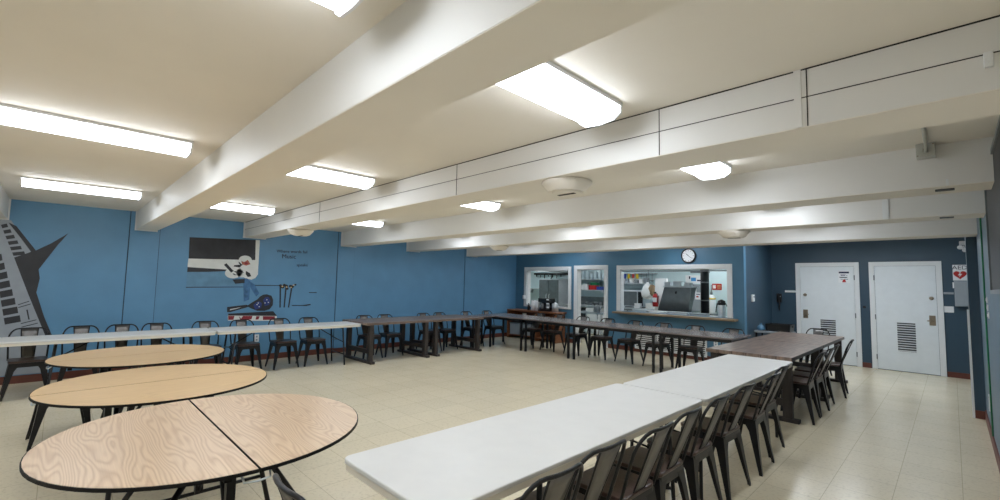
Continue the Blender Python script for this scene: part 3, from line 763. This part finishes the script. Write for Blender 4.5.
# flower stalks and dashes beside the guitarist
mf = thing('painted_flowers', 'three thin black painted flower stalks beside the guitarist mural', 'mural', (0, 0, 0))
for (a, c, d_, e_) in ((3.165, 1.43, 3.185, .993), (3.275, 1.40, 3.262, .992), (3.385, 1.40, 3.345, .99)):
    paint('stalk', [(a-.012, c), (a+.016, c), (d_+.011, e_), (d_-.011, e_)], M['p_dark'], mf, 1)
for (a, c, r) in ((3.17, 1.43, .03), (3.21, 1.40, .032), (3.24, 1.44, .03), (3.28, 1.42, .035), (3.30, 1.37, .028), (3.36, 1.42, .032), (3.40, 1.41, .03), (3.455, 1.45, .022)):
    paint('bloom', ell(a, c, r, r*.9, 9), M['p_dark'], mf, 1.6)
for (a, c) in ((3.205, 1.414), (3.285, 1.402), (3.375, 1.395), (3.42, 1.44)): paint('petal', ell(a, c, .018, .014, 7), M['p_cream'], mf, 2.2)
paint('brush_dash', [(3.74, 1.298), (3.898, 1.300), (3.898, 1.284), (3.74, 1.284)], M['p_dark'], mf, 1)
paint('brush_dash', [(3.409, 1.04), (3.62, 1.035), (3.78, 1.055), (3.786, 1.032), (3.70, 1.016), (3.409, 1.022)], M['p_dark'], mf, 1)
# handwriting
mt = thing('wall_lettering', 'faint handwritten quotation painted on the blue wall above the flower stalks', 'lettering', (0, 0, 0))
def hand(txt, size, y, z, slope):
    textmesh(txt, size, M['p_dark'], 'line', mt, Matrix.Translation((LX+.003, y, z)) @ Matrix.Rotation(slope, 4, 'X') @ face_px(0, 0, 0), .002)
hand('Where words fail', .085, 3.36, 2.12, .03)
hand('Music', .12, 3.30, 2.015, .02)
hand('speaks', .085, 3.57, 1.855, .01)
# keyboard and star at the photo edge
mk = thing('keyboard_mural', 'slanting grey painted keyboard with black keys on the blue wall at the photo edge', 'mural', (0, 0, 0))
paint('band', [(-1.2, 2.31), (-.526, 2.318), (-.302, 1.879), (-.381, 1.813), (-.03, .58), (-.02, .12), (-1.2, .12)], M['p_grey'], mk, .4)
paint('star_shape', [(-.55, 2.282), (-.47, 2.24), (-.252, 1.903), (-.10, 2.02), (.074, 2.189), (-.03, 2.0), (-.205, 1.626), (-.184, 1.495), (-.205, 1.29), (-.10, .93), (.02, .60), (-.05, .60), (-.28, 1.25), (-.461, 1.788), (-.33, 1.86), (-.30, 1.88), (-.42, 2.08)], M['p_dark'], mk, 1.2)
def lerp(a, c, t): return a+(c-a)*t
for k in range(6):      # upper run of keys
    t0 = k/6+.02; t1 = (k+.74)/6
    a0, c0 = lerp(-.622, -.461, t0), lerp(2.25, 1.79, t0); a1, c1 = lerp(-.622, -.461, t1), lerp(2.25, 1.79, t1)
    w = .055+.012*k
    paint('black_key', [(a0, c0), (a0+w, c0+.025), (a1+w, c1+.025), (a1, c1)], M['p_dark'], mk, 1)
for k in range(8):      # lower run of keys
    t0 = k/7; t1 = (k+.74)/7
    a0, c0 = lerp(-.66, -.50, t0), lerp(1.80, .93, t0); a1, c1 = lerp(-.66, -.50, t1), lerp(1.80, .93, t1)
    w = .075+.011*k
    paint('black_key', [(a0, c0), (a0+w, c0+.035), (a1+w, c1+.035), (a1, c1)], M['p_dark'], mk, 1)
for (a, c, d_, e_) in ((-.375, 1.12, -.268, 1.17), (-.37, 1.08, -.25, 1.13), (-.33, .85, -.177, .90), (-.32, .80, -.16, .85)):
    paint('thin_line', [(a, c), (d_, e_), (d_, e_-.012), (a, c-.012)], M['p_dark'], mk, 1)
paint('thin_line', [(-.29, 1.04), (-.275, 1.045), (-.245, .90), (-.26, .90)], M['p_dark'], mk, 1)

# ------------------------------------------------------------------ wooden shelf unit under the first window
t = thing('shelf_unit', 'low brown wooden shelf unit under the first kitchen window', 'shelf', (-8.36, 9.72, 0))
MB().box(-.92, -.22, .78, .92, .24, .82).build('top', M['cabwood'], t, .004)
for x in (-.9, .2, .86): MB().box(x-.025, -.2, 0, x+.025, .22, .78).build('side_panel', M['cabwood'], t)
MB().box(-.875, .2, .1, .835, .22, .78).build('back_panel', M['cabwood'], t)
for (x0, x1, z) in ((-.875, .175, .08), (-.875, .175, .52), (.225, .835, .08), (.225, .835, .45)): MB().box(x0, -.19, z, x1, .2, z+.03).build('shelf', M['cabwood'], t)
t = thing('cereal_box', 'orange and cream packet on the upper shelf of the brown shelf unit', 'packet', (-8.0+.02-.3, 9.66, .55))
MB().prism(rrect(-.08, -.03, .08, .03, .01), 2, 0, .16).build('pack', M['tan'], t)
MB().box(-.06, -.033, .03, .06, -.030, .12).build('front_print', M['red'], t)
t = thing('paper_cup_stack', 'white cup stack on the upper shelf of the brown shelf unit', 'cups', (-8.72, 9.66, .55))
MB().lathe([(.04, 0), (.055, .16), (.055, .17), (.05, .17)], 16).build('cup', M['paper'], t)
MB().lathe([(.057, .165), (.057, .178)], 16).build('rim', M['p_cream'], t)
for i, x in enumerate((-9.0, -8.5)):
    t = thing('storage_bin', 'grey-blue bin on the bottom shelf of the brown unit, %s' % ('against the corner' if i == 0 else 'beside the divider'), 'bin', (x, 9.70, .11), 0, 'bins in the shelf unit')
    MB().prism(rrect(-.19, -.16, .19, .16, .02), 2, 0, .30).build('body', M['grey'], t, .006)
    MB().prism(rrect(-.2, -.17, .2, .17, .02), 2, .30, .33).build('lid', M['darksteel'], t, .004)
# things standing on the shelf unit, seen against the first window
t = thing('coffee_brewer', 'black coffee brewer standing on the brown shelf unit', 'coffee maker', (-7.98, 9.74, .82))
MB().box(-.2, -.12, 0, .2, .14, .05).build('base', M['blackgloss'], t, .006)
MB().box(-.2, .02, .05, .2, .14, .36).build('tower', M['blackgloss'], t, .006)
MB().box(-.2, -.12, .25, .2, .02, .36).build('brew_head', M['blackgloss'], t, .006)
for x in (-.09, .1): MB().lathe([(.05, .055), (.07, .1), (.06, .17), (.045, .2), (.05, .215)], 16, (x, -.05, 0)).build('carafe', M['darksteel'], t)
for z in (.10, .2, .31): MB().box(.10, -.123, z, .19, -.118, z+.035).build('label', M['white'], t)
t = thing('steel_urn', 'steel canister with lid at the end of the brown shelf unit', 'canister', (-7.62, 9.68, .82))
MB().lathe([(.09, 0), (.09, .20), (.085, .21)], 20).build('body', M['steel'], t)
MB().lathe([(.092, .21), (.092, .225), (.03, .24), (.02, .26), (.015, .262)], 20).build('lid', M['steel'], t)
for i, x in enumerate((-8.44, -8.29)):
    t = thing('paper_towel_roll', 'white upright roll on the brown shelf unit, %s the black brewer' % ('apart from' if i == 0 else 'touching distance from'), 'paper roll', (x, 9.72, .82), 0, 'white rolls on the shelf unit')
    MB().lathe([(.065, 0), (.065, .28)], 18).build('roll', M['paper'], t)
    MB().lathe([(.02, .28), (.02, .285)], 12).build('core', M['tan'], t)
t = thing('dispenser_bottle', 'small dark bottle beside the white rolls on the shelf unit', 'bottle', (-8.60, 9.70, .82))
MB().lathe([(.04, 0), (.042, .1), (.02, .14), (.018, .16)], 14).build('body', M['blackgloss'], t)
MB().lathe([(.012, .16), (.012, .19), (.02, .195)], 10).build('pump', M['blackgloss'], t)
t = thing('wall_dispenser', 'small white dispenser on the wall beside the first kitchen window', 'dispenser', (-9.02, BY-.03, 1.17))
MB().box(-.035, -.06, -.05, .035, 0, .06).build('case', M['white'], t, .01)
MB().box(-.02, -.05, -.07, .02, -.02, -.05).build('nozzle', M['grey'], t)

# ------------------------------------------------------------------ kitchen beyond the openings
def klight(x, y, label):
    t = thing('kitchen_light', label, 'ceiling light', (x, y, CZ), 0, 'kitchen ceiling lights')
    MB().box(-.6, -.16, -.03, .6, .16, 0).build('housing', M['fixture'], t)
    MB().box(-.58, -.14, -.07, .58, .14, -.03).build('diffuser', M['klens'], t, .01)
klight(-10.4, 11.4, 'kitchen ceiling light seen through the first window')
klight(-7.9, 11.4, 'kitchen ceiling light inside the doorway')
klight(-5.4, 11.2, 'kitchen ceiling light over the range')
klight(-4.1, 12.3, 'kitchen ceiling light by the fire panel wall')
def shelf(name, label, x0, x1, y0, y1, z, m='steel'):
    t = thing(name, label, 'shelf', ((x0+x1)/2, y1, z)); w = (x1-x0)/2; d = y1-y0
    MB().box(-w, -d, -.025, w, 0, 0).build('board', M[m], t)
    for x in (-w+.06, w-.06): MB().prism([(0, -.025), (-d*.8, -.025), (-d*.8, -.04), (0, -.2)], 0, x-.01, x+.01).build('bracket', M[m], t)
    return t
# behind the doorway
shelf('wall_shelf', 'upper kitchen shelf of glassware seen through the doorway', -9.3, -7.95, 12.55, KY, 1.78)
shelf('wall_shelf', 'lower kitchen shelf with white boxes and tubs seen through the doorway', -9.3, -8.0, 12.55, KY, 1.42)
for i in range(7):
    h = .22+.04*(i % 3)
    t = thing('glass_pitcher', 'clear pitcher on the upper kitchen shelf, %s counting from the first window side' % ORD[i], 'pitcher', (-9.0+i*.16, 12.75, 1.78), .4*i, 'pitchers on the kitchen shelf')
    MB().lathe([(.05, 0), (.06, .02), (.065, h*.7), (.055, h), (.05, h)], 14).build('body', M['clear'], t)
    MB().tube([(.06, 0, h*.85), (.1, 0, h*.8), (.1, 0, h*.3), (.062, 0, h*.2)], .008, 6).build('handle', M['clear'], t)
def tub(name, label, cat, x, y, z, w, d, h, m, lid=None):
    t = thing(name, label, cat, (x, y, z))
    MB().prism(rrect(-w/2, -d/2, w/2, d/2, min(w, d)*.15), 2, 0, h*.86).build('body', M[m], t, .004)
    MB().prism(rrect(-w/2-.006, -d/2-.006, w/2+.006, d/2+.006, min(w, d)*.16), 2, h*.86, h).build('lid', M[lid or m], t, .003)
tub('carton', 'white carton on the lower kitchen shelf beside the coloured tubs', 'carton', -8.70, 12.75, 1.42, .17, .2, .19, 'paper')
tub('carton', 'white carton on the lower kitchen shelf at its far end', 'carton', -8.87, 12.75, 1.42, .15, .2, .15, 'paper')
tub('plastic_tub', 'red plastic tub on the lower kitchen shelf under a green one', 'tub', -8.42, 12.75, 1.42, .30, .2, .15, 'red')
tub('plastic_tub', 'green plastic tub stacked on the red tub', 'tub', -8.37, 12.75, 1.57, .26, .2, .09, 'green')
tub('plastic_tub', 'blue plastic tub on the lower kitchen shelf', 'tub', -8.15, 12.72, 1.42, .17, .2, .11, 'bluep')
t = thing('prep_counter', 'steel prep counter with backsplash seen through the doorway', 'counter', (-8.55, 12.55, 0))
MB().box(-.75, -.3, .88, .75, .4, .92).build('worktop', M['steel'], t)
MB().box(-.75, .4, .88, .75, .43, 1.18).build('backsplash', M['darksteel'], t)
for x in (-.7, .7):
    for y in (-.26, .36): MB().tube([(x, y, 0), (x, y, .88)], .02).build('leg', M['steel'], t)
for i in range(5):
    t = thing('steel_pot', 'small steel pan on the prep counter, %s in the row' % ORD[i], 'pan', (-8.85+i*.17, 12.72, .92), .5*i, 'pans on the prep counter')
    MB().lathe([(.05, 0), (.065, .02), (.07, .09+.02*(i % 2)), (.066, .1)], 14).build('pan', M['darksteel'], t)
    MB().tube([(.06, 0, .07), (.16, 0, .09)], .007, 6).build('handle', M['blackgloss'], t)
t = thing('bar_fridge', 'white under-counter fridge seen through the doorway', 'fridge', (-8.12, 12.5, 0))
MB().box(-.26, -.25, .02, .26, .27, .84).build('body', M['white'], t, .01)
MB().box(-.25, -.285, .04, .25, -.252, .82).build('door', M['white'], t, .01)
MB().box(.2, -.31, .5, .225, -.286, .75).build('handle', M['grey'], t)
t = thing('waste_bin', 'black bin under the prep counter', 'bin', (-8.62, 12.5, 0))
MB().prism(rrect(-.17, -.17, .17, .17, .04), 2, 0, .74).build('body', M['blackgloss'], t)
MB().prism(rrect(-.18, -.18, .18, .18, .04), 2, .74, .82).build('lid', M['blackgloss'], t, .01)
t = thing('kettle', 'dark kettle on the steel work table just inside the kitchen doorway', 'kettle', (-7.35, 11.3, .78))
MB().lathe([(.09, 0), (.11, .03), (.09, .14), (.05, .19), (.02, .2)], 16).build('body', M['darksteel'], t)
MB().tube([(-.08, 0, .14), (-.07, 0, .26), (.07, 0, .26), (.08, 0, .14)], .01, 6).build('handle', M['blackgloss'], t)
MB().tube([(.09, 0, .06), (.17, 0, .16)], [.02, .012], 8).build('spout', M['darksteel'], t)
t = thing('kitchen_island', 'steel work table just inside the kitchen doorway', 'table', (-7.5, 11.4, 0))
MB().box(-.5, -.3, .74, .5, .3, .78).build('worktop', M['steel'], t)
MB().box(-.48, -.28, .2, .48, .28, .22).build('undershelf', M['steel'], t)
for x in (-.46, .46):
    for y in (-.26, .26): MB().tube([(x, y, 0), (x, y, .74)], .02).build('leg', M['steel'], t)
# beyond window 1
shelf('wall_shelf', 'steel kitchen shelf seen through the first window', -11.4, -10.2, 12.6, KY, 1.42)
t = thing('pot_rack', 'black rail of hanging tools high on the kitchen wall beyond the first window', 'rack', (-10.4, 12.9, 1.95))
MB().box(-.75, -.05, -.03, .75, .1, .03).build('rail', M['blackgloss'], t)
for i in range(7):
    x = -.6+i*.19
    MB().tube([(x, -.06, 0), (x, -.07, -.1-.03*(i % 3))], .02, 6).build('utensil', M['darksteel' if i % 2 else 'blackgloss'], t)
t = thing('wall_hose', 'black coiled hose looped on the pale kitchen wall', 'hose', (-10.3, 12.99, 1.62))
MB().tube([(-.08, -.02, .24), (-.15, -.02, .1), (-.13, -.02, -.08), (0, -.02, -.16), (.13, -.02, -.06), (.15, -.02, .08)], .018, 6).build('loop', M['blackgloss'], t)
MB().lathe([(.04, .03), (.04, -.05), (.03, -.06)], 12, (-.08, 0, .26), 1).build('hook', M['darksteel'], t)
t = thing('steel_cabinet', 'tall steel refrigerator with two doors beyond the first window', 'refrigerator', (-9.72, 12.3, 0))
MB().box(-.42, -.3, .1, .42, .55, 1.75).build('body', M['steel'], t, .006)
for x0, x1, hx in ((-.41, -.01, -.06), (.01, .41, .06)):
    dd = MB().box(x0, -.345, .14, x1, -.302, 1.72).build('door', M['darksteel'], t, .004)
    MB().tube([(hx, -.36, .8), (hx, -.39, .84), (hx, -.39, 1.2), (hx, -.36, 1.24)], .012, 6).build('handle', M['steel'], dd)
for x in (-.38, .38):
    for y in (-.26, .5): MB().box(x-.02, y-.02, 0, x+.02, y+.02, .1).build('foot', M['black'], t)
t = thing('range_hood', 'slanted steel hood bracketed under the kitchen ceiling beyond the first window', 'hood', (-9.6, 12.0, 2.1))
MB().prism([(-.5, -.1), (.9, -.1), (.9, .4), (.1, .4)], 0, -.3, .7).build('canopy', M['steel'], t)
MB().tube([(-.3, -.45, -.1), (-.32, .3, .45)], .02, 6).tube([(.1, -.45, -.1), (.1, .3, .45)], .02, 6).build('bracket', M['darksteel'], t)
# beyond window 2
shelf('wall_shelf', 'steel shelf of boxes under the hanging ladles in the kitchen', -7.6, -6.45, 12.55, KY, 1.66)
for i in range(6):
    tub('carton', 'small %s carton on the steel shelf under the ladles, %s from the knives' % (('white', 'grey')[i % 2], ORD[i]), 'carton', -7.35+i*.16, 12.78, 1.66, .12, .15, .10+.03*(i % 3), ('paper', 'grey')[i % 2])
t = thing('utensil_rail', 'steel rail with hanging ladles beyond the serving window', 'rail', (-6.9, 12.85, 1.97))
MB().box(-.6, -.02, -.02, .6, .15, .02).build('rail', M['steel'], t)
for i in range(8):
    x = -.12+i*.09
    MB().tube([(x, -.03, 0), (x, -.035, -.2)], .007, 6).lathe([(.01, -.26), (.045, -.22), (.05, -.2)], 10, (x, -.04, 0)).build('ladle', M['darksteel' if i % 2 else 'steel'], t)
for i, (x, c, n) in enumerate(((-7.3, 'bluep', 'blue'), (-7.16, 'yellow', 'pale yellow'), (-7.01, 'red', 'red'), (-6.87, 'yellow', 'golden yellow'))):
    t = thing('kitchen_knife', '%s-handled utensil hanging beside the ladles, %s from the window edge' % (n, ORD[i]), 'knife', (x, 12.81, 1.95))
    MB().box(-.04, -.015, -.15, .04, .01, 0).build('handle', M[c], t, .006)
    MB().prism([(-.03, -.15), (.03, -.15), (.028, -.28), (-.005, -.36)], 1, -.005, 0).build('blade', M['steel'], t)
t = thing('microwave_oven', 'steel microwave oven below the boxes in the kitchen', 'microwave', (-6.85, 12.72, .92))
MB().box(-.33, -.2, .02, .33, .22, .52).build('body', M['steel'], t, .006)
MB().box(-.31, -.215, .06, .12, -.201, .48).build('door', M['darksteel'], t, .003)
MB().box(.16, -.21, .06, .31, -.201, .48).build('control_panel', M['blackgloss'], t)
for x in (-.28, .28): MB().box(x-.03, -.15, 0, x+.03, .15, .02).build('foot', M['black'], t)
t = thing('kitchen_bench', 'long steel bench along the kitchen rear wall behind the range', 'counter', (-6.55, 12.6, 0))
MB().box(-.95, -.32, .88, .75, .38, .92).build('worktop', M['steel'], t)
MB().box(-.93, -.28, 0, .73, .36, .88).build('cabinet', M['darksteel'], t)
for x0 in (-.9, -.36, .18): MB().box(x0, -.3, .14, x0+.5, -.281, .84).build('door', M['steel'], t, .004)
tub('carton', 'white tissue box at the window edge of the kitchen bench', 'carton', -6.62, 12.38, .92, .18, .14, .14, 'paper')
tub('plastic_tub', 'white square tub on the kitchen bench', 'tub', -6.22, 12.40, .92, .26, .2, .16, 'white')
t = thing('detergent_bottle', 'blue and white bottle behind the white tub on the kitchen bench', 'bottle', (-6.2, 12.62, .92))
MB().prism(rrect(-.08, -.04, .08, .04, .02), 2, 0, .24).build('body', M['bluep'], t, .01)
MB().lathe([(.025, .24), (.025, .28)], 12).build('cap', M['white'], t)
MB().box(-.06, -.043, .06, .06, -.040, .15).build('label', M['paper'], t)
t = thing('plastic_bag', 'white and tan bag hanging beside the fire extinguisher', 'bag', (-6.27, 12.3, 1.2))
MB().lathe([(.06, 0), (.16, .06), (.19, .2), (.12, .38), (.04, .46), (.03, .5)], 14).build('sack', M['paper'], t)
MB().lathe([(.05, .1), (.11, .16), (.12, .32), (.05, .42)], 12, (.15, -.02, 0)).build('tan_sack', M['tan'], t)
MB().tube([(0, 0, .48), (.02, .0, .75), (.02, .0, CZ-1.2-.01)], .008, 6).build('cord', M['darksteel'], t)
# range partition with extinguisher and tilting pan
t = thing('range_partition', 'white side panel left of the range, slanted along the raised hood', 'panel', (-5.5, 11.8, 0))
MB().prism([(-.32, 0), (-.02, 0), (-.09, .97), (.27, 1.59), (.05, 1.59), (.03, 1.80), (-.29, 1.80), (-.32, .97)], 1, 0, .08).build('side', M['white'], t)
MB().box(-.30, -.012, .02, -.04, 0, .9).build('front_face', M['white'], t)
t = thing('fire_extinguisher', 'red fire extinguisher mounted beside the white range panel', 'fire extinguisher', (-5.70, 11.62, 1.03))
MB().lathe([(.07, 0), (.075, .02), (.075, .27), (.05, .33), (.025, .35)], 18).build('cylinder', M['red'], t)
MB().lathe([(.025, .35), (.025, .38)], 10).box(-.02, -.07, .38, .02, .03, .40).build('valve', M['blackgloss'], t)
MB().tube([(0, -.03, .37), (.08, -.05, .35), (.09, -.05, .2), (.085, -.05, .1)], .01, 6).build('hose', M['blackgloss'], t)
MB().prism([(.0762*math.cos(a), .0762*math.sin(a)) for a in [math.radians(220+10*k) for k in range(11)]]+[(.074*math.cos(a), .074*math.sin(a)) for a in [math.radians(320-10*k) for k in range(11)]], 2, .12, .24).build('label', M['paper'], t)
MB().box(-.02, .07, .05, .02, .18, .3).build('bracket', M['darksteel'], t)
t = thing('griddle_range', 'steel range with raised slanting grey splash hood', 'range', (-5.0, 11.35, 0))
MB().box(-.55, -.3, .08, .42, .4, .88).build('body', M['steel'], t)
MB().box(-.57, -.34, .88, .43, .42, .93).build('cooktop', M['blackgloss'], t, .004)
# raised slanting hood: sheared box
vs = []
for z, x0, x1, y0, y1 in ((.95, -.48, .33, -.05, .12), (1.56, -.22, .46, -.22, .12)):
    vs += [(x0, y0, z), (x1, y0, z), (x1, y1, z), (x0, y1, z)]
MB().add(vs, [(0, 3, 2, 1), (4, 5, 6, 7), (0, 1, 5, 4), (1, 2, 6, 5), (2, 3, 7, 6), (3, 0, 4, 7)]).build('splash_hood', M['darksteel'], t, .006)
MB().box(-.24, -.25, 1.56, .49, .14, 1.60).build('hood_rim', M['steel'], t, .004)
MB().tube([(.1, -.22, 1.45), (.1, -.26, 1.45), (.1, -.26, 1.40)], .02, 8).build('hood_handle', M['blackgloss'], t)
for i in range(4): MB().lathe([(.03, 0), (.028, -.03), (.01, -.035)], 10, (-.40+i*.22, -.30, .78), 1).build('knob', M['blackgloss'], t)
for x in (-.5, .37):
    for y in (-.25, .35): MB().box(x-.025, y-.025, 0, x+.025, y+.025, .08).build('foot', M['black'], t)
for i, (x, w, h) in enumerate(((-5.18, .16, .10), (-4.92, .22, .12), (-4.66, .14, .09))):
    tub('metal_pan', 'small steel pan on top of the raised range hood, %s along it' % ORD[i], 'pan', x, 11.3, 1.60, w, .2, h, 'steel')
t = thing('back_panel', 'grey metal wall panel behind the range', 'panel', (-5.2, KY, 1.3))
MB().box(-.55, -.03, -.4, .35, 0, .36).build('sheet', M['grey'], t)
MB().box(-.55, -.035, -.02, .35, -.031, 0).build('seam', M['darksteel'], t)
def notice(label, x, y, z, w, h, marks):
    t = thing('wall_notice', label, 'notice', (x, y, z))
    MB().box(-w/2, -.006, -h/2, w/2, 0, h/2).build('sheet', M['paper'], t)
    for (u, v, a, c, mm) in marks: MB().box(u-a, -.008, v-c, u+a, -.006, v+c).build('print', M[mm], t)
notice('large white notice with a blue patch high on the kitchen wall', -5.2, KY-.0, 1.80, .5, .24, [(-.02, .0, .07, .05, 'blueink'), (.13, -.03, .05, .02, 'navy'), (-.13, .05, .02, .04, 'navy')])
notice('narrow white notice taped on the grey panel', -5.2, KY-.036, 1.50, .15, .22, [(0, .05, .05, .01, 'grey')])
notice('white notice with red mark low on the grey panel', -5.08, KY-.036, 1.33, .17, .2, [(0, .05, .05, .012, 'navy'), (-.02, -.02, .03, .02, 'red')])
t = thing('vent_pipe', 'thick black vent pipe rising beside the range to the kitchen ceiling', 'pipe', (-4.38, 11.6, .935))
MB().lathe([(.10, 0), (.10, CZ-.94)], 18).build('pipe', M['board'], t)
for z in (.3, .75): MB().lathe([(.105, z), (.105, z+.03)], 18).build('collar', M['darksteel'], t)
MB().box(-.35, -.02, 1.0, .12, .02, 1.06).build('strap', M['darksteel'], t)
tag(MB().box(-4.55, 11.35, .90, -4.1, 12.0, .935).box(-4.5, 11.4, 0, -4.2, 11.95, .9).build('pipe_stand', M['darksteel'], None, .004), 'dark steel stand carrying the black vent pipe', 'stand')
t = thing('suppression_cylinder', 'white fire suppression cylinder on the pale kitchen wall', 'cylinder', (-4.68, 12.86, .85))
MB().lathe([(.06, 0), (.10, .02), (.105, .05), (.105, .42), (.08, .49), (.03, .53)], 18).build('tank', M['white'], t)
MB().lathe([(.03, .53), (.035, .58), (.02, .62), (.012, .8)], 12).build('valve', M['darksteel'], t)
MB().lathe([(.1065, .40), (.1065, .44)], 18).build('band', M['yellow'], t)
MB().box(-.11, .06, .1, .11, .14, .14).build('bracket', M['steel'], t)
t = thing('fire_sign', 'red and white fire safety sign on the pale kitchen wall', 'sign', (-4.58, KY, 1.60))
MB().box(-.125, -.006, -.085, .125, 0, .085).build('panel', M['red'], t)
MB().box(-.105, -.008, -.05, -.03, -.006, .05).build('pictogram', M['white'], t)
b = MB()
for z in (.035, .0, -.035): b.box(0, -.008, z-.007, .1, -.006, z+.007)
b.build('print', M['p_cream'], t)
# on the counter and ledge
t = thing('airpot', 'steel airpot coffee dispenser with black top at the end of the serving ledge', 'coffee dispenser', (-3.56, 10.36, .93))
MB().lathe([(.075, 0), (.078, .02), (.078, .25), (.07, .27)], 20).build('body', M['steel'], t)
MB().lathe([(.078, .27), (.085, .30), (.075, .36), (.03, .38), (.02, .39)], 20).build('top', M['blackgloss'], t)
MB().tube([(0, -.06, .33), (0, -.12, .33), (0, -.13, .27)], .014, 8).build('spout', M['blackgloss'], t)
MB().tube([(-.085, 0, .31), (-.11, 0, .20), (-.12, 0, .1)], .012, 6).tube([(.085, 0, .31), (.115, 0, .24)], .01, 6).build('handle', M['blackgloss'], t)
for i, (x, w, h, m) in enumerate(((-5.45, .4, .05, 'steel'), (-5.0, .42, .04, 'white'), (-4.52, .46, .05, 'steel'), (-4.05, .36, .045, 'grey'))):
    t = thing('serving_tray', 'shallow %s tray inside the serving window, %s from the doorway side' % (('steel', 'white', 'steel', 'grey')[i], ORD[i]), 'tray', (x, 10.42, .93), .05*i, 'trays on the serving counter')
    MB().prism(rrect(-w/2, -.16, w/2, .16, .02), 2, 0, h).build('pan', M[m], t, .005)
    MB().prism(rrect(-w/2-.012, -.172, w/2+.012, .172, .025), 2, h, h+.008).build('rim', M[m], t)

# ------------------------------------------------------------------ cart by the phone
t = thing('utility_cart', 'grey utility cart in the corner under the wall phone', 'cart', (-2.64, 10.72, 0))
MB().prism(rrect(-.33, -.25, .33, .25, .04), 2, .66, .70).build('top_tray', M['grey'], t, .01)
MB().prism(rrect(-.33, -.25, .33, .25, .04), 2, .2, .24).build('lower_tray', M['grey'], t, .01)
for x in (-.29, .29):
    for y in (-.21, .21): MB().tube([(x, y, .06), (x, y, .66)], .018).lathe([(.03, -.02), (.03, .02)], 12, (x, y, .031), 1).build('post', M['blackgloss'], t)
t = thing('bus_tub', 'black tub of dishes on the grey utility cart', 'tub', (-2.55, 10.74, .70))
b = MB()
o = rrect(-.23, -.2, .23, .2, .04); i_ = rrect(-.215, -.185, .215, .185, .035); n = len(o)
vs = [(x*.94, y*.94, 0) for x, y in o]+[(x, y, .15) for x, y in o]+[(x, y, .15) for x, y in i_]+[(x*.94, y*.94, .012) for x, y in i_]
fs = [tuple(range(n)), tuple(range(3*n, 4*n))]
for k in range(n):
    j = (k+1) % n
    for q in range(3): fs.append((q*n+k, q*n+j, (q+1)*n+j, (q+1)*n+k))
b.add(vs, fs).build('tub', M['blackgloss'], t)
MB().box(-.25, -.06, .10, -.232, .06, .125).box(.232, -.06, .10, .25, .06, .125).build('handle', M['blackgloss'], t)
t = thing('dish_bag', 'pale grey crumpled bag lying beside the black tub on the cart', 'bag', (-2.87, 10.62, .70))
MB().lathe([(.02, .0), (.075, .01), (.085, .05), (.06, .09), (.02, .12), (.01, .13)], 12).build('sack', M['p_pale'], t)
MB().lathe([(.012, .12), (.025, .15)], 8).build('knot', M['p_pale'], t)

# ------------------------------------------------------------------ world, camera, view
w = bpy.data.worlds.new('world'); scene.world = w; w.use_nodes = True
w.node_tree.nodes['Background'].inputs['Color'].default_value = (.5, .55, .6, 1)
w.node_tree.nodes['Background'].inputs['Strength'].default_value = .02

f, yaw, pitch, roll = 445.995, math.radians(-45.371), math.radians(4.2635), math.radians(1.2381)
fw = Vector((math.sin(yaw)*math.cos(pitch), math.cos(yaw)*math.cos(pitch), math.sin(pitch)))
r0 = Vector((math.cos(yaw), -math.sin(yaw), 0)); u0 = r0.cross(fw)
r = math.cos(roll)*r0+math.sin(roll)*u0; u = -math.sin(roll)*r0+math.cos(roll)*u0
cam = bpy.data.cameras.new('camera'); co = bpy.data.objects.new('camera', cam); COL.objects.link(co)
co.matrix_world = Matrix(((r.x, u.x, -fw.x, 0), (r.y, u.y, -fw.y, 0), (r.z, u.z, -fw.z, 1.57), (0, 0, 0, 1)))
cam.sensor_width = 36; cam.lens = f*36/1000; cam.clip_start = .02
scene.camera = co
vs = scene.view_settings
vs.view_transform = 'Standard'; vs.look = 'None'; vs.gamma = 1; vs.use_curve_mapping = False
vs.exposure = 0.64
